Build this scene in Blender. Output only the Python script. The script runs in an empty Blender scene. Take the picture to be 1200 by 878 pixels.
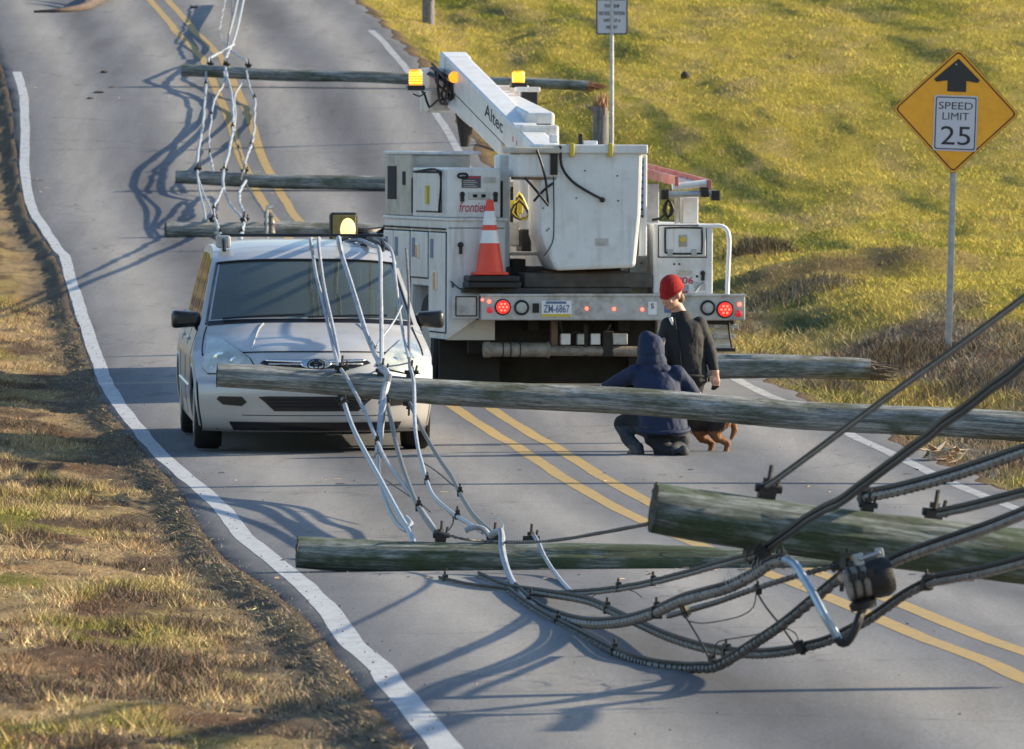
import bpy, bmesh, math, random
import numpy as np
from mathutils import Vector, Matrix, Euler
from mathutils.bvhtree import BVHTree
from mathutils.geometry import delaunay_2d_cdt
random.seed(7); RNG = np.random.default_rng(7)
S = bpy.context.scene
COL = S.collection
R = math.radians
# ------------------------------------------------------------ camera, sky, sun, exposure
CZ = 2.2            # camera height
F = 12000.0         # focal length in pixels of the 1200 px wide photograph
cd = bpy.data.cameras.new('camera'); cam = bpy.data.objects.new('camera', cd); COL.objects.link(cam)
cam.location = (0, 0, CZ); cam.rotation_euler = (R(90), 0, 0)
cd.sensor_width = 36; cd.lens = 360; cd.clip_start = .5; cd.clip_end = 3000
cd.dof.use_dof = True; cd.dof.focus_distance = 76; cd.dof.aperture_fstop = 15
S.camera = cam
SUN_EL, SUN_AZ = 19.0, 14.0      # elevation; angle of the sun behind the +X axis
w = bpy.data.worlds.new('World'); S.world = w; w.use_nodes = True
nt = w.node_tree; bg = nt.nodes['Background']
sky = nt.nodes.new('ShaderNodeTexSky'); sky.sky_type = 'NISHITA'; sky.sun_disc = False
sky.sun_elevation = R(SUN_EL); sky.sun_rotation = R(90 - SUN_AZ)
sky.air_density = 1.15; sky.dust_density = .6; sky.ozone_density = 2.5
nt.links.new(sky.outputs[0], bg.inputs[0]); bg.inputs[1].default_value = .112
sl = bpy.data.lights.new('sun', 'SUN'); so = bpy.data.objects.new('sun', sl); COL.objects.link(so)
sl.energy = 5.0; sl.angle = R(.8); sl.color = (1, .83, .58)
to_sun = Vector((math.cos(R(SUN_AZ))*math.cos(R(SUN_EL)), math.sin(R(SUN_AZ))*math.cos(R(SUN_EL)), math.sin(R(SUN_EL))))
so.rotation_euler = to_sun.to_track_quat('Z', 'Y').to_euler()
so.location = (30, 100, 40)
S.view_settings.view_transform = 'Standard'; S.view_settings.look = 'None'
S.view_settings.exposure = 1.1; S.view_settings.gamma = 1
# ------------------------------------------------------------ helpers
def P(px, py, D):
    return Vector(((px-600)*D/F, D, CZ+(439-py)*D/F))
def tag(o, label=None, cat=None, group=None, kind=None):
    if label: o['label'] = label
    if cat: o['category'] = cat
    if group: o['group'] = group
    if kind: o['kind'] = kind
    return o
def empty(name, loc, rot=(0,0,0)):
    o = bpy.data.objects.new(name, None); COL.objects.link(o); o.location = loc; o.rotation_euler = rot
    o.empty_display_size = .3
    return o
def link(name, me, mats, parent=None, loc=None, rot=None):
    o = bpy.data.objects.new(name, me); COL.objects.link(o)
    if mats is not None:
        for m in (mats if isinstance(mats, (list, tuple)) else [mats]):
            if len(me.materials) < len(mats if isinstance(mats, (list, tuple)) else [mats]): me.materials.append(m)
    if parent: o.parent = parent
    if loc is not None: o.location = loc
    if rot is not None: o.rotation_euler = rot
    return o
def mesh(name, bm, mats, parent=None, loc=None, rot=None, smooth=False, bevel=0, ang=40):
    me = bpy.data.meshes.new(name); bm.normal_update(); bm.to_mesh(me); bm.free()
    if smooth:
        for p in me.polygons: p.use_smooth = True
        try: me.set_sharp_from_angle(angle=R(ang))
        except Exception: pass
    o = link(name, me, mats, parent, loc, rot)
    if bevel:
        b = o.modifiers.new('bevel', 'BEVEL'); b.width = bevel; b.segments = 2; b.limit_method = 'ANGLE'; b.angle_limit = R(50)
    return o
def pydata(name, v, f, mats, parent=None, loc=None, smooth=False):
    me = bpy.data.meshes.new(name); me.from_pydata([tuple(x) for x in v], [], f); me.update()
    if smooth:
        for p in me.polygons: p.use_smooth = True
    return link(name, me, mats, parent, loc)
def fastmesh(name, V, idx, k, mats, colors=None, smooth=False):
    """V (n,3), idx (m,k) -> object; colours per vertex"""
    me = bpy.data.meshes.new(name); n = len(V); m = len(idx)
    me.vertices.add(n); me.vertices.foreach_set('co', np.ascontiguousarray(V, dtype=np.float32).ravel())
    me.loops.add(m*k); me.loops.foreach_set('vertex_index', np.ascontiguousarray(idx, dtype=np.int32).ravel())
    me.polygons.add(m); me.polygons.foreach_set('loop_start', np.arange(0, m*k, k, dtype=np.int32))
    me.polygons.foreach_set('loop_total', np.full(m, k, dtype=np.int32))
    me.update(calc_edges=True)
    if smooth: me.polygons.foreach_set('use_smooth', np.ones(m, dtype=bool))
    if colors is not None:
        at = me.color_attributes.new('Col', 'FLOAT_COLOR', 'POINT')
        at.data.foreach_set('color', np.ascontiguousarray(colors, dtype=np.float32).ravel())
    return link(name, me, mats)
def box(bm, x0, x1, y0, y1, z0, z1, M=None):
    vs = [bm.verts.new((x, y, z)) for x in (x0, x1) for y in (y0, y1) for z in (z0, z1)]
    if M is not None:
        for v in vs: v.co = M @ v.co
    a, b, c, d, e, f, g, h = vs
    for q in ((a,b,d,c),(e,g,h,f),(a,e,f,b),(c,d,h,g),(a,c,g,e),(b,f,h,d)): bm.faces.new(q)
    return vs
def bx(name, m, parent, *dims, M=None, bevel=0, smooth=False):
    bm = bmesh.new(); box(bm, *dims, M=M); bmesh.ops.recalc_face_normals(bm, faces=bm.faces)
    return mesh(name, bm, m, parent, bevel=bevel, smooth=smooth)
def prism(bm, pts, a0, a1, axis='y'):
    """extrude polygon pts along axis; pts are (x,z) for y, (y,z) for x, (x,y) for z"""
    def mk(p, a):
        return {'y': (p[0], a, p[1]), 'x': (a, p[0], p[1]), 'z': (p[0], p[1], a)}[axis]
    A = [bm.verts.new(mk(p, a0)) for p in pts]; B = [bm.verts.new(mk(p, a1)) for p in pts]
    bm.faces.new(A); bm.faces.new(B[::-1]); n = len(pts)
    for i in range(n): bm.faces.new((A[i], B[i], B[(i+1) % n], A[(i+1) % n]))
    bmesh.ops.recalc_face_normals(bm, faces=bm.faces)
def frames(pts):
    T = []
    for i in range(len(pts)):
        a = pts[max(i-1, 0)]; b = pts[min(i+1, len(pts)-1)]
        t = (b-a)
        T.append(t.normalized() if t.length > 1e-9 else Vector((1,0,0)))
    up = Vector((0,0,1)) if abs(T[0].z) < .9 else Vector((0,1,0))
    n = (up - T[0]*up.dot(T[0])).normalized(); N = [n]
    for i in range(1, len(pts)):
        n = N[-1] - T[i]*N[-1].dot(T[i])
        N.append(n.normalized() if n.length > 1e-9 else N[-1])
    return T, N
def tube(bm, pts, r, sides=8, caps=True, wob=None):
    pts = [Vector(p) for p in pts]
    T, N = frames(pts); rings = []
    for i, p in enumerate(pts):
        ri = r[i] if isinstance(r, (list, tuple)) else r
        b = T[i].cross(N[i]); ring = []
        for k in range(sides):
            a = 2*math.pi*k/sides; rr = ri*(1+(wob(i, k) if wob else 0))
            ring.append(bm.verts.new(p + (N[i]*math.cos(a) + b*math.sin(a))*rr))
        rings.append(ring)
    for i in range(len(rings)-1):
        for k in range(sides):
            k2 = (k+1) % sides
            bm.faces.new((rings[i][k], rings[i+1][k], rings[i+1][k2], rings[i][k2]))
    if caps:
        bm.faces.new(rings[0]); bm.faces.new(rings[-1][::-1])
    return rings
def rod(bm, a, b, r, sides=8, r2=None): tube(bm, [a, b], [r, r if r2 is None else r2], sides)
def cr(pts, step=.1):
    """Catmull-Rom through pts, resampled about every step"""
    pts = [Vector(p) for p in pts]
    if len(pts) < 3: 
        n = max(2, int((pts[1]-pts[0]).length/step)); return [pts[0].lerp(pts[1], i/n) for i in range(n+1)]
    E = [pts[0]*2-pts[1]] + pts + [pts[-1]*2-pts[-2]]; out = []
    for i in range(1, len(E)-2):
        p0, p1, p2, p3 = E[i-1:i+3]; n = max(2, int((p2-p1).length/step))
        for j in range(n):
            t = j/n
            out.append(.5*((2*p1)+(p2-p0)*t+(2*p0-5*p1+4*p2-p3)*t*t+(3*p1-p0-3*p2+p3)*t*t*t))
    out.append(pts[-1]); return out
def lathe(bm, prof, sides=24, M=None, cap=True):
    """prof list of (r,z) around z"""
    rings = []
    for r, z in prof:
        ring = []
        for k in range(sides):
            a = 2*math.pi*k/sides; v = Vector((r*math.cos(a), r*math.sin(a), z))
            ring.append(bm.verts.new(M @ v if M is not None else v))
        rings.append(ring)
    for i in range(len(rings)-1):
        for k in range(sides):
            k2 = (k+1) % sides; bm.faces.new((rings[i][k], rings[i][k2], rings[i+1][k2], rings[i+1][k]))
    if cap:
        bm.faces.new(rings[0][::-1]); bm.faces.new(rings[-1])
MY = Matrix.Rotation(R(90), 4, 'X')   # lathe z -> -y (faces the camera)
# ------------------------------------------------------------ materials
def newmat(name):
    m = bpy.data.materials.new(name); m.use_nodes = True
    return m, m.node_tree, m.node_tree.nodes['Principled BSDF']
def N(nt, t, **kw):
    n = nt.nodes.new(t)
    for k, v in kw.items():
        if k in ('operation', 'blend_type', 'data_type', 'noise_dimensions', 'attribute_name', 'feature', 'wave_type', 'bands_direction', 'clamp'): setattr(n, k, v)
        else: n.inputs[k].default_value = v
    return n
def ramp(nt, fac, stops):
    r = nt.nodes.new('ShaderNodeValToRGB'); e = r.color_ramp.elements
    while len(e) < len(stops): e.new(.5)
    for i, (p, c) in enumerate(stops):
        e[i].position = p; e[i].color = (c if len(c) == 4 else (*c, 1)) if isinstance(c, (tuple, list)) else (c, c, c, 1)
    nt.links.new(fac, r.inputs[0]); return r
def coords(nt, kind='Object', scale=(1,1,1), rot=(0,0,0)):
    if kind == 'World': src = nt.nodes.new('ShaderNodeNewGeometry').outputs['Position']
    else: src = nt.nodes.new('ShaderNodeTexCoord').outputs[kind]
    mp = nt.nodes.new('ShaderNodeMapping'); mp.inputs['Scale'].default_value = scale; mp.inputs['Rotation'].default_value = rot
    nt.links.new(src, mp.inputs[0]); return mp.outputs[0]
def mixc(nt, f, a, b, mode='MIX'):
    m = nt.nodes.new('ShaderNodeMix'); m.data_type = 'RGBA'; m.blend_type = mode
    for sock, v in ((m.inputs[0], f), (m.inputs[6], a), (m.inputs[7], b)):
        if hasattr(v, 'is_linked'): nt.links.new(v, sock)
        elif isinstance(v, (tuple, list)): sock.default_value = (*v, 1) if len(v) == 3 else v
        else: sock.default_value = v if sock.type == 'VALUE' else (v, v, v, 1)
    return m.outputs[2]
def bump(nt, h, bsdf, strength=.3, dist=.01):
    b = nt.nodes.new('ShaderNodeBump'); b.inputs['Strength'].default_value = strength; b.inputs['Distance'].default_value = dist
    nt.links.new(h, b.inputs['Height']); nt.links.new(b.outputs[0], bsdf.inputs['Normal'])
def solid(name, c, rough=.5, metal=0, c2=None, nscale=6, bmp=0, bscale=60, dirt=None, dirtscale=3, kind='Object', emit=0, coat=0, alpha=1, streak=None):
    m, t, b = newmat(name); b.inputs['Roughness'].default_value = rough; b.inputs['Metallic'].default_value = metal
    b.inputs['Base Color'].default_value = (*c, 1)
    if coat: b.inputs['Coat Weight'].default_value = coat
    out = None
    if c2 or dirt or bmp:
        co = coords(t, kind)
    if c2:
        n = N(t, 'ShaderNodeTexNoise', Scale=nscale, Detail=6, Roughness=.6); t.links.new(co, n.inputs[0])
        r = ramp(t, n.outputs[0], [(.35, c), (.68, c2)]); out = r.outputs[0]
    if dirt:
        n = N(t, 'ShaderNodeTexNoise', Scale=dirtscale, Detail=9, Roughness=.72); t.links.new(co, n.inputs[0])
        r = ramp(t, n.outputs[0], [(.5, 0.0), (.72, 1.0)])
        out = mixc(t, r.outputs[0], out if out else c, dirt)
    if streak:
        n = N(t, 'ShaderNodeTexNoise', Scale=1, Detail=6, Roughness=.65); t.links.new(coords(t, kind, (14,14,1.1)), n.inputs[0])
        r = ramp(t, n.outputs[0], [(.52, 0.0), (.70, .8)]); out = mixc(t, r.outputs[0], out if out else c, streak)
    if out: t.links.new(out, b.inputs['Base Color'])
    if bmp:
        n = N(t, 'ShaderNodeTexNoise', Scale=bscale, Detail=4); t.links.new(co, n.inputs[0]); bump(t, n.outputs[0], b, bmp, .01)
    if emit:
        b.inputs['Emission Color'].default_value = (*c, 1); b.inputs['Emission Strength'].default_value = emit
    return m
M = {}
M['black'] = solid('black_rubber', (.004,.004,.005), .5, c2=(.010,.010,.011), bmp=.2)
M['tyre'] = solid('tyre_rubber', (.007,.007,.007), .8, c2=(.018,.017,.016), bmp=.3)
M['white'] = solid('white_truck_paint', (.66,.67,.68), .34, dirt=(.46,.44,.41), streak=(.42,.38,.34), dirtscale=2.2, bmp=.03, bscale=8)
M['white2'] = solid('white_fibreglass', (.68,.70,.72), .42, c2=(.60,.62,.63), nscale=3, dirt=(.52,.51,.49), streak=(.50,.49,.47), dirtscale=4, bmp=.06, bscale=14)
M['cream'] = solid('beige_paint', (.50,.45,.38), .5, c2=(.42,.38,.33), dirt=(.25,.22,.18))
M['alu'] = solid('dull_aluminium', (.50,.50,.50), .42, .35, c2=(.38,.38,.37), nscale=9, dirt=(.2,.18,.16), dirtscale=6)
M['steel'] = solid('galvanised_steel', (.42,.44,.46), .42, .7, c2=(.30,.31,.33), nscale=12, bmp=.1)
M['dark'] = solid('dark_chassis', (.012,.012,.011), .8, c2=(.032,.027,.022), nscale=5, bmp=.3)
M['rust'] = solid('rusty_steel', (.20,.12,.075), .8, c2=(.10,.06,.04), nscale=9, bmp=.3)
M['tube_metal'] = solid('worn_tube_steel', (.34,.31,.27), .55, .3, c2=(.20,.16,.12), nscale=7, dirt=(.10,.08,.06), dirtscale=8, bmp=.2)
M['plank'] = solid('grey_planks', (.045,.043,.042), .85, c2=(.095,.088,.08), nscale=8, bmp=.4)
M['seam'] = solid('dark_seam', (.012,.012,.014), .85)
M['red'] = solid('red_lettering', (.45,.03,.04), .5)
M['blue'] = solid('blue_print', (.10,.14,.27), .5)
M['yellow'] = solid('yellow_plastic', (.55,.42,.04), .5)
M['ledred'] = solid('lit_red_lens', (1.0,.02,.015), .3, emit=.8)
M['ledhot'] = solid('lit_red_diode', (1.0,.12,.07), .3, emit=1.6)
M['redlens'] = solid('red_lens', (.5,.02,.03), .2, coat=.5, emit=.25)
M['amber'] = solid('lit_amber_beacon', (1.0,.30,.01), .3, emit=.75)
M['amberhot'] = solid('amber_lamp_core', (1.0,.48,.05), .3, emit=1.3)
M['orange'] = solid('cone_orange', (.80,.075,.03), .5, c2=(.72,.06,.03), nscale=10)
M['reflective'] = solid('reflective_white', (.78,.78,.78), .35, c2=(.66,.66,.66))
M['chrome'] = solid('chrome', (.7,.71,.73), .15, 1)
M['skin'] = solid('skin', (.50,.29,.21), .55, c2=(.44,.23,.17), nscale=14)
M['dark_iron'] = solid('dark_iron', (.010,.010,.010), .6, .2, c2=(.035,.028,.022), nscale=20, bmp=.3)
M['glass_dark'] = solid('dark_glass', (.01,.012,.013), .06, coat=.3)
M['mirror_sun'] = solid('sun_glint', (1.0,.66,.22), .25, emit=1.0)  # emission stands in for the sun reflected in the wing mirror
M['mirror_dull'] = solid('gold_mirror_face', (.30,.24,.09), .35, .4, c2=(.45,.36,.14), nscale=12)  # dim golden reflection put into the mirror's own colour
M['wood_splint'] = solid('pale_splinter_wood', (.36,.27,.18), .85, c2=(.2,.15,.10), nscale=20, kind='World')
M['grit'] = solid('grey_grit', (.22,.21,.20), .9, c2=(.10,.09,.085), nscale=8, kind='World')
# ------------------------------------------------------------ terrain functions (y of the photo -> distance -> height)
PY = np.array([878,790,700,600,525,465,412,340,262,205,130,90,0], float)
PD = np.array([43,50,60,75,87,96,106,120,138,148,156,163,185], float)
PH = (439-PY)*PD/F + CZ
_hD = np.concatenate([[-30,0,20], PD, [215,260,330,500,900]])
_hZ = np.concatenate([[-.6,.05,.32], PH, [PH[-1]+2.3, PH[-1]+5.0, PH[-1]+7, PH[-1]+8, PH[-1]+8]])
def pchip(xk, yk):
    h = np.diff(xk); d = np.diff(yk)/h; m = np.zeros(len(xk))
    for i in range(1, len(xk)-1):
        if d[i-1]*d[i] > 0:
            w1 = 2*h[i]+h[i-1]; w2 = h[i]+2*h[i-1]; m[i] = (w1+w2)/(w1/d[i-1]+w2/d[i])
    m[0] = d[0]; m[-1] = d[-1]
    def f(x):
        x = np.asarray(x, float); i = np.clip(np.searchsorted(xk, x)-1, 0, len(xk)-2); t = (x-xk[i])/h[i]
        t = np.clip(t, 0, 1)
        return ((1+2*t)*(1-t)**2*yk[i] + t*(1-t)**2*h[i]*m[i] + t*t*(3-2*t)*yk[i+1] + t*t*(t-1)*h[i]*m[i+1])
    return f
roadz = pchip(_hD, _hZ)
def y2D(y):       # photo row on the road -> distance
    return np.interp(-np.asarray(y, float), -PY, PD)
_fine = np.linspace(43, 185, 600); _fy = 439-(roadz(_fine)-CZ)*F/_fine
def rowD(y): return np.interp(-np.asarray(y, float), -_fy, _fine)
def track(rows, before, after):
    a = np.array(rows, float); D = rowD(a[:,0]); X = (a[:,1]-600)*D/F
    o = np.argsort(D); D = D[o]; X = X[o]
    D = np.concatenate([[-30], D, [260, 900]]); X = np.concatenate([[X[0]+before*(D[1]+30)], X, [X[-1]+after*(260-D[-2-0] if False else 75), X[-1]+after*300]])
    return lambda d: np.interp(np.asarray(d, float), D, X)
lineL = track([(878,525),(838,492),(797,458),(759,421),(713,383),(676,346),(634,292),(597,262),(570,232),(536,191),(505,164),(474,137),(437,120),(389,103),(351,91),(300,75),(266,51),(239,36),(191,29),(116,29),(84,20),(40,0),(0,-20)], .075, -.12)
edgeL = track([(878,480),(822,429),(776,396),(726,358),(688,312),(655,262),(622,236),(588,217),(573,208),(532,171),(491,137),(464,116),(409,99),(361,82),(317,72),(294,61),(253,32),(191,20),(137,15),(84,4),(40,-12),(0,-32)], .075, -.12)
lineY = track([(878,1430),(784,1200),(701,995),(600,751),(525,626),(478,548),(412,478),(340,408),(262,338),(205,305),(180,292),(112,268),(70,249),(42,221),(0,185)], .075, -.12)
lineR = track([(878,1900),(784,1640),(700,1420),(600,1200),(575,1135),(530,1040),(490,960),(462,895),(412,805),(340,698),(262,602),(205,553),(190,545),(130,508),(90,484),(40,440),(0,398)], .075, -.12)
def edgeR(d): return lineR(d) + .28 + .05*np.sin(np.asarray(d)*1.7) + .03*np.sin(np.asarray(d)*4.1)
def _h2(i, j, s):
    n = np.sin(i*127.1+j*311.7+s*74.7)*43758.5453; return n-np.floor(n)
def vnoise(x, y, s=0):
    x = np.asarray(x, float); y = np.asarray(y, float); i = np.floor(x); j = np.floor(y); u = x-i; v = y-j
    u = u*u*(3-2*u); v = v*v*(3-2*v)
    return (_h2(i,j,s)*(1-u)+_h2(i+1,j,s)*u)*(1-v)+(_h2(i,j+1,s)*(1-u)+_h2(i+1,j+1,s)*u)*v
def fbm(x, y, s=0, o=4):
    t = 0; a = .5; k = 1.0; n = 0
    for q in range(o): t = t+a*vnoise(x*k, y*k, s+q*3.3); n += a; a *= .55; k *= 2.03
    return t/n
def ss(a, b, x):
    t = np.clip((np.asarray(x, float)-a)/(b-a), 0, 1); return t*t*(3-2*t)
def crown(X, D):
    c = lineY(D); hw = np.maximum(.5*(edgeR(D)-edgeL(D)), 1); t = np.clip(np.abs((X-c)/hw), 0, 1.3)
    return .02*(1-t*t)
def roadsurf(X, D): return roadz(D) + crown(X, D)
def gz(X, D):
    X = np.asarray(X, float); D = np.asarray(D, float)
    z = roadz(D)
    uR = X-edgeR(D); uL = edgeL(D)-X
    inside = (uR < 0) & (uL < 0)
    # right: shoulder, shallow ditch, then the rising field
    r = np.where(uR > 0, uR, 0)
    hill = -.10*ss(0,.35,r) - .16*ss(.5,1.3,r)*(1-ss(1.6,2.8,r))*ss(80,100,D) + .055*np.maximum(r-1.4, 0)*ss(95,120,D)
    hill = np.minimum(hill, 2.6) + (fbm(X*.8, D*.25, 3)-.5)*.26*ss(.3,2.2,r) + (fbm(X*2.5, D*1.2, 5)-.5)*.10*ss(.2,1,r)
    # rough ditch bank behind the truck on the right
    hill = hill + .28*np.exp(-((D-124-(X-3)*.5)/1.8)**2)*ss(.8,2,r)*(1-ss(3.5,6,r))
    l = np.where(uL > 0, uL, 0)
    left = -.07*ss(0,.25,l) + .06*ss(.3,1.4,l) + .02*np.minimum(l, 12) + (fbm(X*1.7, D*.8, 9)-.5)*.10*ss(.1,.9,l) + (fbm(X*7, D*6, 11)-.5)*.07*ss(.0,.12,l)
    return z + np.where(uR > 0, hill, 0) + np.where(uL > 0, left, 0) - np.where(inside, .05*ss(0,.15,-uR)*ss(0,.15,-uL) + .0, 0)*1.0 - np.where(inside, .02, 0)
def gzr(X, D):
    X = float(X); D = float(D)
    if edgeL(D) < X < edgeR(D): return float(roadsurf(X, D))
    return float(gz(X, D))
def gpt(px, py, d0=40, d1=230):
    """world point where the view ray through a photo pixel meets the ground"""
    Ds = np.linspace(d0, d1, 2400); X = (px-600)*Ds/F; z = np.array([gzr(a, b) for a, b in zip(X, Ds)])
    yy = 439-(z-CZ)*F/Ds; k = np.where(yy <= py)[0]
    i = k[0] if len(k) else -1
    return Vector((X[i], Ds[i], z[i]))
# ------------------------------------------------------------ materials of the setting
def asphalt():
    m, t, b = newmat('worn_asphalt'); b.inputs['Roughness'].default_value = .9; b.inputs['Specular IOR Level'].default_value = .12
    at = N(t, 'ShaderNodeAttribute'); at.attribute_name = 'Col'
    sep = t.nodes.new('ShaderNodeSeparateColor'); t.links.new(at.outputs['Color'], sep.inputs[0])
    co = coords(t, 'World'); n = N(t, 'ShaderNodeTexNoise', Scale=.5, Detail=7, Roughness=.6); t.links.new(coords(t, 'World', (1.4,.16,1)), n.inputs[0])
    n2 = N(t, 'ShaderNodeTexNoise', Scale=55, Detail=3, Roughness=.7); t.links.new(co, n2.inputs[0])
    n3 = N(t, 'ShaderNodeTexNoise', Scale=1, Detail=8, Roughness=.65); t.links.new(coords(t, 'World', (3.2,.22,1)), n3.inputs[0])
    base = ramp(t, n.outputs[0], [(.3, (.120,.129,.150)), (.7, (.180,.187,.203))])
    c = mixc(t, sep.outputs[0], base.outputs[0], (.37,.355,.335))             # polished wheel tracks
    c = mixc(t, sep.outputs[1], c, (.085,.086,.096))                          # oil-dark lane middle, tar edge
    r3 = ramp(t, n3.outputs[0], [(.40, .84), (.62, 1.12)]); c = mixc(t, .6, c, mixc(t, 1, c, r3.outputs[0], 'MULTIPLY'))
    r2 = ramp(t, n2.outputs[0], [(.3, .60), (.72, 1.35)]); c = mixc(t, 1, c, r2.outputs[0], 'MULTIPLY')
    vor = N(t, 'ShaderNodeTexVoronoi', Scale=.42); vor.feature = 'DISTANCE_TO_EDGE'
    wv = N(t, 'ShaderNodeTexNoise', Scale=1.5, Detail=4); t.links.new(co, wv.inputs[0])
    t.links.new(mixc(t, .45, co, wv.outputs['Color']), vor.inputs[0])
    rc = ramp(t, vor.outputs[0], [(0, .8), (.006, 0.0)]); c = mixc(t, mixc(t, 1, rc.outputs[0], .55, 'MULTIPLY'), c, (.06,.06,.065))
    t.links.new(c, b.inputs['Base Color']); bump(t, n2.outputs[0], b, .35, .012)
    return m
def groundmat():
    m, t, b = newmat('dry_ground'); b.inputs['Roughness'].default_value = .95; b.inputs['Specular IOR Level'].default_value = .1
    at = N(t, 'ShaderNodeAttribute'); at.attribute_name = 'Col'
    n2 = N(t, 'ShaderNodeTexNoise', Scale=22, Detail=6, Roughness=.75); t.links.new(coords(t, 'World', (1,.7,1)), n2.inputs[0])
    r2 = ramp(t, n2.outputs[0], [(.28, .45), (.75, 1.5)])
    c = mixc(t, 1, at.outputs['Color'], r2.outputs[0], 'MULTIPLY')
    t.links.new(c, b.inputs['Base Color']); bump(t, n2.outputs[0], b, .7, .05); return m
def bladesmat():
    m, t, b = newmat('grass_blade'); b.inputs['Roughness'].default_value = .75; b.inputs['Specular IOR Level'].default_value = .2
    at = N(t, 'ShaderNodeAttribute'); at.attribute_name = 'Col'; t.links.new(at.outputs['Color'], b.inputs['Base Color']); return m
def paint(name, c, wear=.5):
    m, t, b = newmat(name); b.inputs['Roughness'].default_value = .8; b.inputs['Specular IOR Level'].default_value = .12
    n = N(t, 'ShaderNodeTexNoise', Scale=9, Detail=9, Roughness=.8); t.links.new(coords(t, 'World', (1,.6,1)), n.inputs[0])
    r = ramp(t, n.outputs[0], [(wear-.12, 1.0), (wear+.12, 0.0)])
    n2 = N(t, 'ShaderNodeTexNoise', Scale=60, Detail=3); t.links.new(coords(t, 'World'), n2.inputs[0])
    c2 = mixc(t, 1, c, ramp(t, n2.outputs[0], [(.3,.75),(.7,1.1)]).outputs[0], 'MULTIPLY')
    t.links.new(mixc(t, r.outputs[0], c2, (.20,.20,.20)), b.inputs['Base Color']); return m
M['asphalt'] = asphalt(); M['ground'] = groundmat(); M['blade'] = bladesmat()
M['lwhite'] = paint('white_road_paint', (.45,.48,.52), .39); M['lyellow'] = paint('yellow_road_paint', (.43,.305,.125), .40)
# colour of the ground/grass at a place (what grows there, no light in it)
GOLD = np.array([.50,.40,.07]); GREEN = np.array([.27,.27,.03]); DARKG = np.array([.075,.095,.022]); STRAW = np.array([.50,.36,.19]); BROWN = np.array([.15,.105,.07]); GREY = np.array([.20,.17,.13]); RUSTY = np.array([.26,.11,.05])
def mixn(a, b, t): return a*(1-t[:,None])+b*t[:,None]
def vegcol(X, D):
    n = len(X); u = X-edgeR(D); l = edgeL(D)-X
    one = np.ones((n,1))
    a = fbm((X+D/9)*1.6, D/11, 21, 4); b = fbm(X*.9, D*.22, 22, 4); c = fbm(X*5, D*1.6, 23, 3)
    st = fbm((X+D/9)*3.2, D/5.5, 27, 4); f = mixn(GOLD*one, GREEN*one, .8*ss(.52,.70,a)); f = mixn(f, DARKG*1.3*one, .9*ss(.56,.68,.55*st+.45*a)); f = mixn(f, STRAW*1.15*one, .25*ss(.55,.7,fbm(X*2, D*.4, 28, 3))); f = mixn(f, STRAW*one, .45*ss(.52,.72,b)*ss(.4,.7,c))
    weed = ss(.45,.58,fbm(X*.5+3, D*.12, 31, 3))*(1-ss(112,130,D)); near = 1-ss(1.6,4.5,u)
    wd = mixn(GREY*one, BROWN*one, ss(.4,.6,c)); wd = mixn(wd, GREEN*one, .5*ss(.5,.62,b))
    f = mixn(f, wd, np.clip(weed*.75 + near*(1-ss(108,128,D))*.45, 0, 1))
    f = mixn(f, BROWN*one, np.exp(-((D-123-(X-3)*.5)/1.1)**2)*ss(.8,2,u)*(1-ss(3.5,5.5,u))*.8)
    f = mixn(f, BROWN*1.1*one, 1-ss(.05,.40,u+.4*(b-.5)))
    g = mixn(STRAW*.95*one, GREEN*.80*one, .85*ss(.49,.62,fbm(X*1.1, D*.35, 41, 4))*ss(.15,.55,l*.35+.1)); g = mixn(g, BROWN*one, ss(.48,.60,fbm(X*2.2, D*.9, 42, 4)))
    g = mixn(g, RUSTY*one, .25*ss(.61,.70,fbm(X*1.3+7, D*.5, 43, 3))); g = mixn(g, GREY*.95*one, (1-ss(.08,.60,l+.5*(fbm(X*3, D*.7, 44)-.5)))*.9)
    return np.where((l > 0)[:,None], g, f)
# ------------------------------------------------------------ ground sheet
def build_ground():
    Ds = np.concatenate([np.arange(-30,36,6), np.arange(36,112,.22), np.arange(112,200,.35), np.arange(200,260,4), np.array([270,300,350,420,520,680,900])])
    offL = np.concatenate([[-600,-250,-100,-50,-25,-14,-9,-6.5], np.arange(-5,-2.5,.25), np.arange(-2.5,-.6,.09), np.arange(-.6,.0,.04), [0,.1,.3]])
    mid = np.linspace(.1,.9,7)
    offR = np.concatenate([[-.3,-.1,0], np.arange(.05,.6,.06), np.arange(.6,6,.16), np.arange(6,14,.35), [16,20,26,34,45,60,85,130,250,600]])
    V = []; eL = edgeL(Ds)[:,None]; eR = edgeR(Ds)[:,None]
    X = np.concatenate([eL+offL[None], eL+.3+(eR-.3-eL-.3)*mid[None], eR+offR[None]], 1)
    D = np.repeat(Ds[:,None], X.shape[1], 1)
    Z = gz(X, D); V = np.stack([X, D, Z], -1).reshape(-1,3)
    nr, nc = X.shape; i = np.arange(nr-1)[:,None]*nc+np.arange(nc-1)[None]; idx = np.stack([i, i+1, i+nc+1, i+nc], -1).reshape(-1,4)
    C = np.concatenate([vegcol(V[:,0], V[:,1])*.62, np.ones((len(V),1))], 1)
    o = fastmesh('ground', V, idx, 4, M['ground'], C, True); tag(o, kind='structure')
build_ground()
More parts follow.
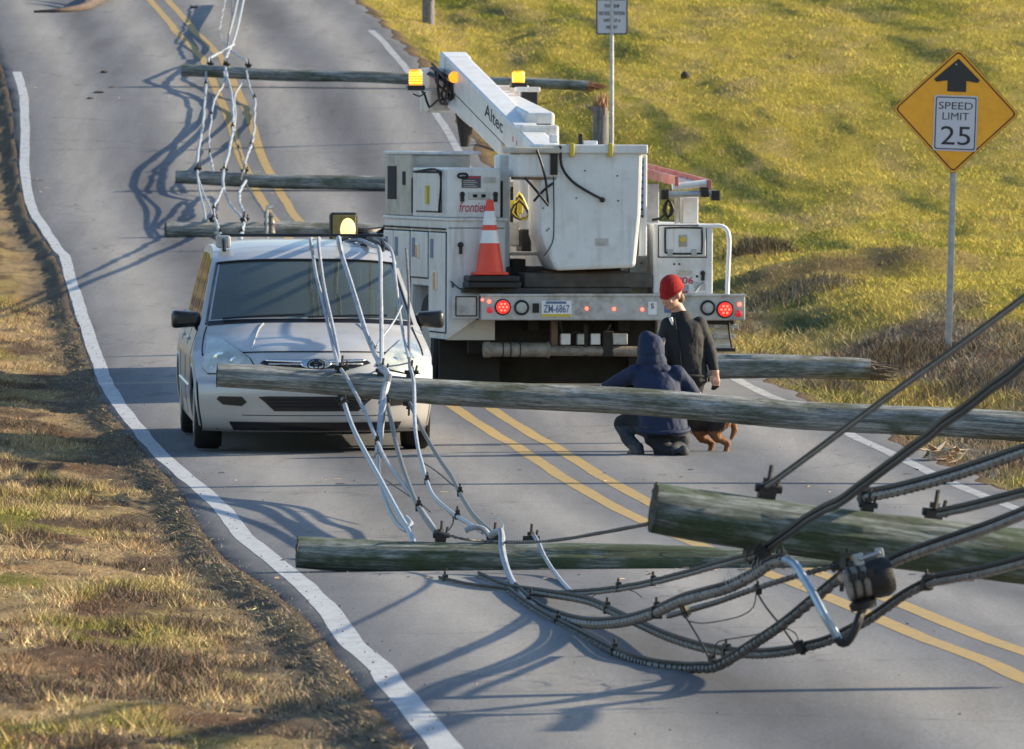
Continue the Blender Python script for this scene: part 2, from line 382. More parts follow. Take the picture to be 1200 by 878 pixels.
def build_road():
    Ds = np.concatenate([np.arange(-30,36,3), np.arange(36,200,.3), np.arange(200,900,20)])
    s = np.linspace(0, 1, 41); eL = edgeL(Ds)[:,None]; eR = edgeR(Ds)[:,None]
    jag = (fbm(Ds*1.3, Ds*0+2, 61, 4)-.5)[:,None]*.16
    eL = eL+jag; X = eL+(eR-eL)*s[None]; D = np.repeat(Ds[:,None], 41, 1)
    Z = roadsurf(X, D)
    X = np.concatenate([X[:,:1]-.05, X[:,:1]-.025, X, X[:,-1:]+.03, X[:,-1:]+.07], 1); D = np.repeat(Ds[:,None], 45, 1)
    Z = np.concatenate([Z[:,:1]-.14, Z[:,:1]-.02, Z, Z[:,-1:]-.02, Z[:,-1:]-.18], 1)
    V = np.stack([X, D, Z], -1).reshape(-1,3)
    c = lineY(D); L = lineL(D); Rr = lineR(D)
    def band(p, a, wd): return np.exp(-((p-a)/wd)**2)
    tl = (X-L)/(c-L+1e-6); tr = (X-c)/(Rr-c+1e-6)
    track_ = np.clip(.75*(band(tl,.24,.12)+band(tl,.76,.12)+band(tr,.26,.13)+band(tr,.78,.13)), 0, 1)*(.45+.55*fbm(X*.8, D*.08, 71))
    dark = .65*(band(tl,.5,.10)+band(tr,.5,.11))*ss(.35,.65,fbm(X*.7, D*.07, 72))
    dark = np.clip(dark + .85*(1-ss(0,.25,X-edgeL(D)-.02))*1 + .5*(1-ss(0,.2,edgeR(D)-X)), 0, 1)
    C = np.stack([track_, dark, D*0, D*0+1], -1).reshape(-1,4)
    nr, nc = X.shape; i = np.arange(nr-1)[:,None]*nc+np.arange(nc-1)[None]; idx = np.stack([i, i+1, i+nc+1, i+nc], -1).reshape(-1,4)
    o = fastmesh('road', V, idx, 4, M['asphalt'], C, True); tag(o, kind='structure')
build_road()
def build_line(name, f, off, wd, d0, d1, m, lift=.0015, end0=True):
    Ds = np.arange(d0, d1, .3); wob = (fbm(Ds*.35, Ds*0, 81, 2)-.5)*.04
    cx = f(Ds)+off+wob; hw = wd/2*(1+(fbm(Ds*1, Ds*0+5, 82, 2)-.5)*.15)
    t = np.array([-1,-.33,.33,1]); X = cx[:,None]+hw[:,None]*t[None]; D = np.repeat(Ds[:,None], 4, 1); Z = roadsurf(X, D)+lift
    V = np.stack([X, D, Z], -1).reshape(-1,3); nc = 4; i = np.arange(len(Ds)-1)[:,None]*nc+np.arange(3)[None]
    idx = np.stack([i, i+1, i+nc+1, i+nc], -1).reshape(-1,4)
    tag(fastmesh(name, V, idx, 4, m, None, True), kind='structure')
DE = float(rowD(84))
build_line('edge_line', lineL, 0, .138, 6, DE, M['lwhite'])
build_line('edge_line', lineR, 0, .12, 6, 175, paint('worn_white_road_paint', (.42,.44,.46), .45))
build_line('centre_line', lineY, -.16, .125, 6, 240, M['lyellow'])
build_line('centre_line', lineY, .16, .125, 6, 240, M['lyellow'])
# ------------------------------------------------------------ grass
def blades(name, X, D, H, W, col, lean=.5):
    n = len(X); a = RNG.uniform(0, 2*np.pi, n); z = gz(X, D)-.01
    dx = np.cos(a)*W/2; dy = np.sin(a)*W/2
    lx = RNG.normal(0, lean, n)*H; ly = RNG.normal(0, lean, n)*H
    V = np.empty((n,3,3)); V[:,0] = np.stack([X-dx, D-dy, z], 1); V[:,1] = np.stack([X+dx, D+dy, z], 1); V[:,2] = np.stack([X+lx, D+ly, z+H], 1)
    C = np.repeat(np.concatenate([col, np.ones((n,1))], 1), 3, 0)
    return tag(fastmesh(name, V.reshape(-1,3), np.arange(3*n).reshape(-1,3), 3, M['blade'], C), kind='stuff')
def vary(c, s=.3):
    n = len(c); return np.clip(c*(1+RNG.normal(0, s, (n,1)))*(1+RNG.normal(0, .08, (n,3))), .008, .8)
def build_grass():
    # near left verge
    n = 330000; D = RNG.uniform(40, 118, n)**1.0; l = RNG.uniform(0, 1, n)**1.1*2.9; X = edgeL(D)-.03-l
    k = (X-0)*F/D > -640; X, D, l = X[k], D[k], l[k]
    dens = fbm(X*2.4, D*.9, 51, 4); k = RNG.uniform(0,1,len(X)) < (ss(.36,.60,dens)*.9+.10)*(ss(.0,.5,l+.3*(dens-.4))*.9+.1); X, D, l = X[k], D[k], l[k]; dens = dens[k]
    H = (.02+.06*ss(.4,.75,dens))*RNG.uniform(.5,1.5,len(X))*(.5+.5*ss(.1,.9,l)); 
    t = blades('verge_grass', X, D, H, RNG.uniform(.004,.011,len(X)), vary(vegcol(X, D)*1.15, .4), .7)
    t['label'] = 'dry straw grass and short green tufts along the left verge'
    # litter: flattened straw and leaves
    n = 130000; D = RNG.uniform(40, 115, n); X = edgeL(D)+.01-RNG.uniform(0,1,n)**1.5*2.6
    g = vary(np.where(RNG.uniform(0,1,(n,1)) < .5, STRAW*1.1, GREY*1.0), .45)
    lf = RNG.uniform(0,1,n) < .10; t = blades('dead_straw', X, D, np.where(lf, RNG.uniform(.004,.014,n), RNG.uniform(.008,.028,n)), np.where(lf, RNG.uniform(.012,.045,n), RNG.uniform(.003,.008,n)), g, 2.6)
    t['label'] = 'flattened dead straw and leaf litter beside the pavement edge'
    # right verge and field
    n = 620000; D = RNG.uniform(70, 200, n); u = RNG.uniform(0,1,n)**.85*16; X = edgeR(D)+.05+u
    px = X*F/D; k = (px < 640); X, D, u = X[k], D[k], u[k]
    H = (.035+.05*fbm(X*3, D*.8, 52, 3))*RNG.uniform(.5,1.5,len(X)); rough = (1-ss(2.5,4.5,u))*(1-ss(108,126,D)); H = H*(1+.6*rough*ss(.4,.6,fbm(X*2,D*.6,53)))
    H = H*(.35+.65*ss(0,.5,u))*(1-.2*ss(100,125,D)); c = vegcol(X, D)
    t = blades('field_grass', X, D, H, RNG.uniform(.008,.015,len(X)), vary(c*1.1, .22), .9)
    t['label'] = 'golden mown grass of the rising field right of the road'
build_grass()
# brush clumps in the ditch by the speed sign
def brush(px, py, wpx, hm, n, label, col=BROWN):
    c = gpt(px, py); wd = wpx*c.y/F; V = []; C = []; Fc = []
    for i in range(n):
        x = random.gauss(0, wd/3); y = random.gauss(0, .5); h = hm*.62*random.uniform(.35,1.1)*math.exp(-(x/wd*1.6)**2); a = random.uniform(0, 6.28)
        X = c.x+x; Y = c.y+y; z = gzr(X, Y)-c.z; lx = random.gauss(0,.35)*h; ly = random.gauss(0,.35)*h; q = .008
        m0 = (x+lx*.4+random.gauss(0,.02), y+ly*.4, z+h*.55)
        k = len(V); V += [(x-q*math.cos(a), y-q*math.sin(a), z-.02), (x+q*math.cos(a), y+q*math.sin(a), z-.02), (m0[0]+q*.7, m0[1], m0[2]), (m0[0]-q*.7, m0[1], m0[2]), (x+lx, y+ly, z+h)]
        Fc += [(k,k+1,k+2,k+3), (k+3,k+2,k+4)]
        cc = np.clip((col if random.random() < .6 else STRAW*.8)*random.uniform(.5,1.5), 0, 1); C += [(*cc, 1)]*5
    o = pydata('brush_clump', V, Fc, M['blade'], None, c)
    at = o.data.color_attributes.new('Col', 'FLOAT_COLOR', 'POINT'); at.data.foreach_set('color', np.array(C, dtype=np.float32).ravel())
    tag(o, label, 'brush', 'dead brush clumps in the right verge', 'stuff'); return o
brush(1062, 425, 110, .42, 1500, 'brown dead brush clump at the foot of the speed limit sign post')
brush(1150, 455, 120, .30, 1300, 'low grey-brown weeds right of the sign post at the photo edge', GREY)
brush(985, 455, 70, .22, 700, 'small dry weed patch by the broken end of the pole behind the people', GREY)
brush(930, 345, 130, .26, 1200, 'grey weed patch on the bank right of the truck', GREY*.9)
brush(890, 295, 70, .35, 900, 'dark brush on the ditch bank level with the truck grab rail', BROWN*.8)
# ------------------------------------------------------------ fallen telephone cables
def cablemat(name, c1, c2, rough=.45, metal=.15, sc=16):
    return solid(name, c1, rough, metal, c2=c2, nscale=sc, bmp=.25, bscale=50)
M['cab_silver'] = cablemat('silver_grey_cable', (.36,.39,.43), (.22,.24,.28))
M['cab_grey'] = cablemat('ribbed_grey_cable', (.13,.125,.12), (.045,.043,.04), .5, 0)
M['cab_tan'] = cablemat('ribbed_tan_grey_cable', (.24,.215,.195), (.09,.08,.075), .5, 0)
M['cab_black'] = cablemat('black_cable', (.005,.005,.006), (.014,.014,.014), .6, 0)
M['cab_blue'] = cablemat('bright_lead_cable', (.42,.52,.62), (.20,.25,.31), .35, .4, 7)
def fixD(px, py, D):
    """keep a traced point on or above the road: the ray's distance stops short of the ground"""
    if 85.5 < D <= 89.8 and py < 420 and px < 500: D -= .7
    Ds = np.linspace(42, 190, 1500); hit = np.where(439-(roadsurf((px-600)*Ds/F, Ds)-CZ)*F/Ds <= py)[0]
    if len(hit): D = min(max(D, Ds[hit[0]]-4.5) if D > 125 else D, Ds[hit[0]]-.35*(D > 100)-.02)
    return (px, py, D)
def cable(pts, r, m, label, ribs=0, strand=0, clamps=(), group=None, name='telephone_cable', step=.07, wig=.0, cat='cable', lash=0):
    """pts = photo px, py, distance; ribs = period of lashing ridges; strand = radius of the support wire along the top"""
    r *= .50 if pts[-1][2] < 62 and pts[0][2] < 66 else (.52 if pts[0][2] > 110 else .60); wig *= .4; pts = [fixD(*p) for p in pts]
    W = [P(*p) for p in pts]; o0 = W[0].copy(); W = [p-o0 for p in W]
    C = cr(W, (ribs/3 if ribs else step))
    if wig: 
        s = random.uniform(0, 99); C = [c+Vector(((float(vnoise(i*.13+s, 1))-.5), 0, (float(vnoise(i*.13+s, 9))-.5)))*wig for i, c in enumerate(C)]
    rr = [r*(1.0, 1.14, .86)[i % 3]*(1+random.uniform(-.03,.03)) for i in range(len(C))] if ribs else r
    bm = bmesh.new(); tube(bm, C, rr, 9 if ribs else 8)
    o = mesh(name, bm, m, None, o0, smooth=True); tag(o, label, cat, group)
    T, Nn = frames(C)
    if strand:
        off = [c + (Vector((0,-.25,1)) - t*Vector((0,-.25,1)).dot(t)).normalized()*(r*1.05+strand*1.0) for c, t in zip(C, T)]
        bm = bmesh.new(); tube(bm, off[::3] if ribs else off, strand, 6); mesh('support_strand', bm, M['cab_black'], o, smooth=True)
    if lash:            # thin bright wire wound round the cable
        bm = bmesh.new(); hp = []; L = 0; q = 0
        D2 = cr(W, .02); T2, N2 = frames(D2)
        for i, c in enumerate(D2):
            a = i*.02/lash*2*math.pi; b2 = T2[i].cross(N2[i]); hp.append(c+(N2[i]*math.cos(a)+b2*math.sin(a))*(r*1.12))
        tube(bm, hp, .0042, 3, False); mesh('lashing_wire', bm, M['cab_black'], o)
    for i in clamps:
        k = int(i*(len(C)-1)); c = C[k]; t = T[k]; q = t.to_track_quat('X', 'Z').to_matrix().to_4x4(); q.translation = c
        bm = bmesh.new(); s = r*1.05
        box(bm, -.028, .028, -s*1.25, s*1.25, -s*1.3, s*1.5, M=q); rod(bm, q @ Vector((0,0,s*1.3)), q @ Vector((.006,0,s*1.3+.05)), .008, 6); box(bm, -.02, .055, -.014, .014, s*1.1, s*1.1+.03, M=q)
        bmesh.ops.recalc_face_normals(bm, faces=bm.faces); mesh('strand_clamp', bm, M['dark_iron'], o, bevel=.003)
    return o
g1 = 'cable strands fallen down the middle of the far road'
sil = M['cab_silver']
# far bundle, top of the photograph to the van roof
cable([(265,-8,176),(258,30,172),(256,36,171),(264,53,168),(268,57,167)], .020, sil, 'leftmost thin strand kinked left above the knot at the top of the road', group=g1, wig=.05)
cable([(280,-8,176),(274,20,173),(268,42,170),(267,57,167)], .036, sil, 'silver strand left of centre in the bundle above the far knot', group=g1)
cable([(287,-8,176),(281,20,173),(275,44,170),(270,56,167)], .040, sil, 'rightmost silver strand dropping into the far knot', group=g1)
cable([(272,-8,176),(272,18,173),(269,35,170),(267,52,167)], .026, M['cab_grey'], 'dark strand in the middle of the bundle above the far knot', group=g1, wig=.04)
cable([(274,52,167),(262,60,166),(248,67,163),(243,74,161),(240,115,158),(237,150,153),(232,180,148),(231,203,144.6)], .040, sil, 'silver strand down the left side between the two farthest poles', group=g1, wig=.03, clamps=(.35,.97))
cable([(262,84,159),(263,96,158.5),(251,119,156),(247,145,153),(245,170,150),(250,201,144.6)], .028, sil, 'thin strand bowed left of centre between the two farthest poles', group=g1, wig=.05, clamps=(.35,.75))
cable([(270,56,167),(264,72,160.8),(266,90,159),(272,113,157),(273,150,152),(268,178,148),(262,203,144.6),(262,222,143)], .042, sil, 'thickest central silver strand crossing the farthest pole', group=g1, wig=.04, clamps=(.25,.62))
cable([(284,97,159),(275,113,157),(276,135,155),(274,155,152)], .030, sil, 'short strand joining the central strand below the farthest pole', group=g1)
cable([(270,60,166),(281,66,163),(288,73,160.8),(290,95,159),(298,116,157),(298,140,155),(296,164,151),(289,185,147),(285,203,144.6)], .034, sil, 'right hand strand bowed out between the two farthest poles', group=g1, wig=.05, clamps=(.42,.75))
cable([(274,155,152),(280,178,149),(285,196,145),(283,212,144)], .022, M['cab_grey'], 'thin dark strand from the central strand to the middle distance pole', group=g1, wig=.05, clamps=(.3,))
g2 = 'cable strands between the middle poles and the van roof'
cable([(231,203,144.6),(234,225,141),(239,245,136),(241,258,130.8)], .028, sil, 'left outer strand from the middle distance pole to the pole behind the van', group=g2)
cable([(231,205,144.6),(239,228,141),(246,243,136),(250,257,130.8)], .026, sil, 'second strand from the left between the middle pole and the pole behind the van', group=g2)
cable([(262,220,143),(256,232,140),(251,243,136),(252,256,130.8),(257,272,120),(261,283,100)], .032, sil, 'strand bending left and then down over the pole behind the van', group=g2, wig=.04, clamps=(.15,.6))
cable([(262,220,143),(268,236,140),(276,247,135),(285,256,130.8)], .032, sil, 'strand running right from the centre knot to the pole behind the van', group=g2, wig=.04)
cable([(288,212,144),(281,225,141),(281,238,138),(285,248,134),(287,257,130.8),(284,270,120),(280,287,92)], .038, sil, 'looping silver strand landing on the left of the van roof', group=g2, wig=.04, clamps=(.3,.6))
cable([(288,216,144),(297,230,141),(305,242,137),(312,252,133),(315,262,130.8)], .026, M['cab_grey'], 'thin dark strand at the right running to the ceramic spool on the pole', group=g2, wig=.05, clamps=(.8,))
# spool insulator on the pole behind the van
sp = empty('spool_insulator', P(316,262,130.5)); bm = bmesh.new(); lathe(bm, [(.05,-.16),(.075,-.12),(.06,-.04),(.08,0),(.06,.05),(.075,.1),(.04,.14)], 14); mesh('spool_body', bm, M['cab_grey'], sp, smooth=True)
bm = bmesh.new(); rod(bm, (-.03,-.06,-.3), (-.03,-.06,.2), .022, 6); rod(bm, (-.03,-.06,.2), (.04,-.03,.22), .03, 6); mesh('bracket', bm, M['steel'], sp); tag(sp, 'upright insulator bracket hanging on the pole behind the van roof', 'insulator')
# cables over the van roof and windscreen
g3 = 'cables draped over the van windscreen'
V0 = 85.6
cable([(268,287,89.5),(310,284,89.6),(362,284,89.6),(410,288,89.6),(452,292,89.5)], .012, M['cab_black'], 'thin black cable across the front edge of the van roof', group=None)
cable([(366,283,92.5),(366,281,90.5),(364,281,88.2),(367,300,87.8),(371,325,87.2),(378,352,86.8),(386,387,86.1),(392,412,84.5),(397,430,80.3)], .026, sil, 'leftmost silver cable over the van windscreen down to the pole', group=g3)
cable([(375,283,92.5),(375,281,90.5),(373,281,88.2),(376,310,87.6),(381,342,86.95),(389,378,86.2),(396,412,84.5),(399,431,80.3),(407,444,79.7),(429,486,79),(451,537,76),(483,582,71),(510,622,64.6),(514,640,64.7)], .024, sil, 'silver cable second from the left on the windscreen, running past the long pole', group=g3, clamps=(.55,))
cable([(398,283,92.5),(398,281,90.5),(397,280,88.2),(401,300,87.8),(409,325,87.2),(419,357,86.7),(429,390,86),(438,412,84.5),(446,428,80.3)], .036, sil, 'thick silver cable slanting right across the middle of the windscreen', group=g3)
cable([(404,284,89.3),(420,281,89.2),(436,288,88.5),(445,295,87.9),(446,342,87),(447,390,86),(447,429,80.3)], .030, sil, 'upright silver cable right of the middle of the windscreen', group=g3)
cable([(420,284,89.3),(438,279,89.3),(452,286,88.6),(460,298,88.0),(464,330,87.2),(468,365,86.8),(474,398,85.6),(479,420,81)], .022, sil, 'thin silver cable over the right windscreen pillar', group=g3)
cable([(476,292,89),(479,339,87.2),(479,388,86),(480,431,80.3)], .020, M['cab_grey'], 'dark thin cable hanging straight down beside the van right headlight', group=g3)
cable([(471,358,86.6),(462,376,86.2),(446,398,85.8),(440,408,84)], .013, sil, 'thin wire crossing the right end of the van bonnet')
cable([(398,441,80),(412,439,80.2),(434,438,80.2),(446,431,80.2),(467,428,80.2),(484,424,80.2)], .010, M['steel'], 'thin steel wire strung along the top of the long pole before the van')
# tangle on the right end of the roof
for k, (a, lab) in enumerate((([(396,284,89.2),(410,277,89.2),(428,279,89.2),(446,287,89),(461,296,88.8)], 'upper grey cable of the tangle on the right of the van roof'), ([(404,288,89.0),(418,290,89),(436,296,88.8),(458,303,88.5)], 'lower black cable of the tangle on the right of the van roof'), ([(428,278,89.3),(438,275,89.3),(450,282,89.2),(456,292,89)], 'short looped black cable on the rear right corner of the van roof'))):
    cable(a, .030 if k == 0 else .022, M['cab_grey'] if k == 0 else M['cab_black'], lab, wig=.03, clamps=(.4,) if k < 2 else ())
# between the van pole and the lower pole
g4 = 'cables hanging between the pole before the van and the lower pole'
cable([(402,468,79.7),(410,492,78.5),(421,517,77),(445,561,73),(466,600,68.5),(482,628,65.0),(487,645,64.9)], .032, sil, 'lower left silver cable from under the long pole to the pole on the road', group=g4, clamps=(.02,))
cable([(447,432,79.7),(455,440,79.6),(450,462,79.5),(446,500,78.5),(443,534,77)], .050, sil, 'thick doubled silver cable hanging below the middle clamp', group=g4)
cable([(443,534,77),(444,556,75),(452,588,71),(464,612,68),(476,622,66),(482,614,66),(476,606,66.5)], .024, sil, 'small silver loop hanging just above the lower pole', group=g4)
cable([(453,468,79.7),(458,492,78.5),(465,523,77),(474,553,74),(486,585,70),(497,605,67),(511,624,64.3)], .030, M['cab_grey'], 'grey cable in the middle between long pole and lower pole', group=g4, clamps=(.02,.72))
cable([(481,431,80),(485,450,79.6),(486,493,78),(489,520,77),(494,541,75.5),(506,578,71),(527,599,68.5),(545,611,66.5),(566,624,64.3)], .024, sil, 'silver cable fourth from the left hanging below the long pole', group=g4, clamps=(.47,.8))
cable([(480,472,79.6),(493,500,78),(504,520,77),(517,541,75.5),(530,560,73),(540,580,71),(556,605,67),(577,625,64.2)], .026, M['cab_grey'], 'rightmost dark grey cable sagging to the lower pole', group=g4, clamps=(.55,))
cable([(494,541,75.5),(512,553,74.5),(530,568,73),(537,573,72.5)], .008, M['cab_black'], 'thin black tie wire between the two right hand hanging cables')
cable([(530,600,68.5),(531,612,67.5),(525,622,66.5),(515,627,65)], .008, M['cab_black'], 'thin black wire loop above the left clamps of the lower pole')
cable([(451,562,73),(470,575,72),(492,590,70),(504,600,69)], .007, M['cab_black'], 'thin dark tie wire left of the hanging cables')
cable([(528,602,68.5),(545,612,67),(562,620,65.5),(576,628,64.3)], .018, sil, 'short silver cable to the middle clamps of the lower pole')
cable([(545,622,64.2),(556,618,64.2),(566,620,64.2),(572,626,64.2)], .030, sil, 'short silver cable stub lying on top of the lower pole')
cable([(585,625,64.3),(590,616,64.6),(583,608,65),(570,608,65.5)], .006, M['steel'], 'fine wire curl above the middle clamps of the lower pole')
# along the lower pole and into the near loops
cable([(515,624,64),(545,632,63.9),(585,635,63.8),(643,634,62),(702,625,58),(765,613,53),(830,600,49.9)], .016, M['cab_grey'], 'ribbed thin cable along the top of the lower pole, passing behind the thick pole', ribs=.05, lash=.05)
cable([(574,628,63.8),(587,622,63.7),(588,640,63.6),(592,660,63.2),(600,681,62.6),(612,698,61),(628,712,59)], .042, sil, 'thick silver cable curving down over the front of the lower pole')
cable([(626,628,63.8),(631,636,63.7),(638,652,63.5),(650,671,62.8),(668,692,61),(690,706,59)], .026, sil, 'thinner silver cable over the lower pole right of the thick one')
cable([(515,680,63.6),(530,684,63),(565,690,62),(628,697,60),(683,696,58),(741,689,55),(797,676,51),(840,664,49),(887,652,47.6)], .020, M['cab_grey'], 'long grey ribbed cable rising to the clamp below the thick pole', ribs=.05, strand=.009, clamps=(.02,.45,.62,.98), wig=.01)
cable([(604,690,61.5),(622,706,60),(645,720,58),(683,731,55),(722,731,53),(760,722,51),(797,706,49.5),(825,698,48.6),(854,690,48),(882,676,47.5),(903,662,47.2),(922,657,47)], .042, M['cab_tan'], 'thickest ribbed cable loop, beige-grey, running up to the bright bent cable', ribs=.055, strand=.010, clamps=(.15,.74), lash=.055)
cable([(920,656,47),(931,661,46.9),(941,676,46.8),(952,694,46.7),(966,721,46.6),(976,738,46.6),(983,750,46.6)], .038, M['cab_blue'], 'bright blue-grey bare cable bent sharply down below the thick pole', group=None)
cable([(981,747,46.6),(985,753,46.6),(992,753,46.6),(1000,742,46.6),(1007,724,46.6),(1014,705,46.7)], .040, M['cab_black'], 'short black cable hooking up from the bright cable into the splice case')
cable([(783,722,52),(812,714,50.8),(842,705,49.8),(882,691,49),(930,676,48.3),(960,668,48.1),(990,660,47.9)], .026, M['cab_grey'], 'grey ribbed cable behind the thickest loop, rising to the splice case', ribs=.05, lash=.05)
cable([(596,694,61.5),(612,706,60),(640,724,57.8),(679,744,54.8),(722,766,51.8),(761,779,50.7),(800,784,50.1),(820,784,49.6),(837,783,49.2),(856,774,48.8),(877,760,48.4),(916,734,47.5),(957,701,47.0),(986,677,46.7)], .036, M['cab_grey'], 'lowest cable loop, sagging to the asphalt and rising to the splice case', ribs=.055, strand=.009, clamps=(.33,.62), lash=.11)
cable([(561,676,63),(595,690,61),(640,697,59),(690,706,57),(725,722,55.5),(754,735,54),(783,748,52.3),(825,761,50.5),(877,768,49.5),(916,766,48.7),(945,760,48.1),(975,751,47.8),(1020,727,47.4),(1056,702,47.1),(1083,687,46.9)], .030, M['cab_grey'], 'long middle cable loop with beaded lashing passing under the bent bright cable', ribs=.055, strand=.010, clamps=(.42,.80), lash=.055)
cable([(1083,687,46.9),(1101,682,46.7),(1155,672,46),(1230,652,45)], .034, M['cab_tan'], 'ribbed cable leaving the photo at the right edge below the thick pole', ribs=.06, strand=.012, clamps=(.03,), lash=.06)
cable([(1040,664,46.6),(1067,652,46.4),(1128,631,45.8),(1165,618,45.3),(1240,588,44)], .036, M['cab_tan'], 'ribbed cable running from the splice case up to the right edge over the thick pole', ribs=.06, strand=.012, lash=.06)
cable([(1008,584,49),(1035,580,48.6),(1066,573,48),(1123,557,47),(1200,531,45.5),(1260,510,44.5)], .038, M['cab_tan'], 'thick ribbed cable rising right from the top of the thick pole', ribs=.07, strand=.013, clamps=(.02,), lash=.07)
cable([(1100,604,48),(1120,600,47.6),(1142,595,47),(1200,580,46),(1260,563,45)], .024, M['cab_grey'], 'thinner ribbed cable rising right from the rightmost clamp of the thick pole', ribs=.06, strand=.012)
cable([(897,570,48),(905,567,47.8),(960,527,46),(1050,460,43.5),(1120,410,42),(1230,329,40)], .020, M['cab_grey'], 'taut thin cable going up to the right from the left clamp on the thick pole', strand=.007)
cable([(893,652,47.7),(905,642,47.4),(940,615,46.5),(985,590,45),(1010,572,44.4),(1050,542,43.5),(1100,505,42),(1150,468,41),(1240,396,39)], .024, M['cab_black'], 'taut black double cable crossing in front of the thick pole to the upper right', strand=.014, wig=.02, clamps=(.0,))
cable([(686,703,57.5),(705,694,57),(722,690,56.5),(742,693,56),(752,700,55.5)], .006, M['cab_black'], 'fine wire loop left of the near cable loops')
g5 = 'thin spacer wires hanging from the near cable loops'
cable([(799,714,49.4),(803,722,49.4),(820,750,49.3),(833,776,49.2)], .010, M['cab_black'], 'straight black spacer wire at the left, down to the lowest loop', clamps=(0.0,1.0), group=g5)
cable([(887,694,48.6),(898,712,48.4),(918,737,48.2),(934,760,48.1)], .010, M['cab_black'], 'straight black spacer wire at the right, between the two ribbed loops', clamps=(0.0,1.0), group=g5)
cable([(886,696,48.7),(883,711,48.8),(868,722,48.9),(830,730,49.2),(808,728,49.4),(797,718,49.5)], .006, M['cab_black'], 'curved thin wire joining the tops of the two straight spacer wires', group=g5)
cable([(838,772,49.2),(839,755,49),(850,750,48.9),(885,744,48.6),(915,736,48.3),(932,742,48.2),(937,756,48.1)], .006, M['cab_black'], 'curved thin wire just above the lowest cable loop', group=g5)
# loose lashing ends bristling up beside the bend of the thick loop
bm = bmesh.new(); o0 = P(890,665,47)
for i in range(22):
    t = i/21; p = P(852+75*t, 686-28*t+random.uniform(-2,4), 47.3)-o0; l = random.uniform(.03,.09)
    tube(bm, [p, p+Vector((-.25*l, 0, l*.6)), p+Vector((-.15*l+random.gauss(0,.01), 0, l))], [.002,.002,.001], 3, False)
tag(mesh('lashing_ends', bm, M['steel'], None, o0), 'frayed wire ends bristling above the bend of the thickest loop', 'wire', kind='stuff')
# splice case hung at the right end of the loops
sc = empty('splice_case', P(1018,680,46.4), (0, R(-14), R(8))); sc.scale = (.86,.86,.86)
bm = bmesh.new(); Mx = Matrix.Rotation(R(90), 4, 'Y')
lathe(bm, [(.05,-.125),(.085,-.12),(.088,-.04),(.088,.03),(.085,.035)], 20, Mx); mesh('case_body', bm, M['cab_tan'], sp if False else sc, smooth=True)
bm = bmesh.new(); lathe(bm, [(.098,.005),(.106,.03),(.108,.09),(.09,.125),(.05,.13)], 20, Mx); mesh('end_cap', bm, M['cab_black'], sc, smooth=True)
for x in (-.105,-.055,-.005):
    bm = bmesh.new(); lathe(bm, [(.089,x),(.096,x+.002),(.096,x+.014),(.089,x+.016)], 20, Mx, cap=False); box(bm, x-.01, x+.025, -.115, -.085, .02, .06); mesh('clamp_band', bm, M['dark_iron'], sc, smooth=False)
bm = bmesh.new(); box(bm, -.05,.0,-.02,.02,.085,.15); box(bm, .07,.11,-.02,.02,.09,.15); rod(bm, (-.03,-.03,.12), (.09,-.03,.13), .012, 6); mesh('hanger', bm, M['steel'], sc, bevel=.004)
bm = bmesh.new(); lathe(bm, [(.05,-.02),(.075,0),(.07,.035),(.03,.04)], 16, Matrix.Translation((-.06,0,-.105)) @ Matrix.Rotation(R(180),4,'X')); mesh('outlet_boot', bm, M['cab_black'], sc, smooth=True)
tag(sc, 'grey cylindrical cable splice case with a black end cap hanging below the thick pole', 'splice case')
o = cable([(975,668,46.8),(985,662,46.8),(1000,661,46.7),(1012,664,46.6)], .034, M['cab_black'], 'black taped cable joint left of the splice case', clamps=(.5,))
bm = bmesh.new()
for i in range(14):
    a = random.uniform(0,6.28); r_ = random.uniform(.0,.05); box(bm, r_*math.cos(a)-.02, r_*math.cos(a)+.02, -.03+r_*math.sin(a), .03, -.05+r_*math.sin(a*2), .0+r_*math.sin(a*2), M=Matrix.Rotation(a,4,'Y'))
bmesh.ops.recalc_face_normals(bm, faces=bm.faces); o = mesh('cable_clamp', bm, M['dark_iron'], None, P(893,655,47.5)); tag(o, 'dark iron cable clamp knot under the thick pole where the taut cable starts', 'clamp')
# ------------------------------------------------------------ utility poles
def polewood(name, c1, c2, moss, mossamt):
    m, t, b = newmat(name); b.inputs['Roughness'].default_value = .82
    n = N(t, 'ShaderNodeTexNoise', Scale=1, Detail=8, Roughness=.7); t.links.new(coords(t, 'Object', (1.3, 42, 42)), n.inputs[0])
    n2 = N(t, 'ShaderNodeTexNoise', Scale=1, Detail=6, Roughness=.65); t.links.new(coords(t, 'Object', (2.2, 6, 6)), n2.inputs[0])
    n3 = N(t, 'ShaderNodeTexNoise', Scale=1, Detail=9, Roughness=.8); t.links.new(coords(t, 'Object', (9, 70, 70)), n3.inputs[0])
    r = ramp(t, n.outputs[0], [(.30, tuple(x*.35 for x in c1)), (.44, c1), (.62, c2), (.8, tuple(min(1, x*1.25) for x in c2))])
    mo = ramp(t, n2.outputs[0], [(mossamt-.07, 1.0), (mossamt+.10, 0.0)])
    c = mixc(t, mixc(t, 1, mo.outputs[0], .85, 'MULTIPLY'), r.outputs[0], mixc(t, n3.outputs[0], moss, tuple(x*.4 for x in moss)))
    c = mixc(t, 1, c, ramp(t, n3.outputs[0], [(.37, .42), (.56, 1.12)]).outputs[0], 'MULTIPLY')
    t.links.new(c, b.inputs['Base Color'])
    s = mixc(t, .45, n.outputs[0], n3.outputs[0]); bump(t, s, b, .9, .02); return m
M['wood_grey'] = polewood('grey_weathered_wood', (.16,.175,.175), (.37,.39,.39), (.09,.11,.06), .44)
M['wood_moss'] = polewood('mossy_weathered_wood', (.105,.125,.115), (.33,.37,.37), (.045,.085,.025), .52)
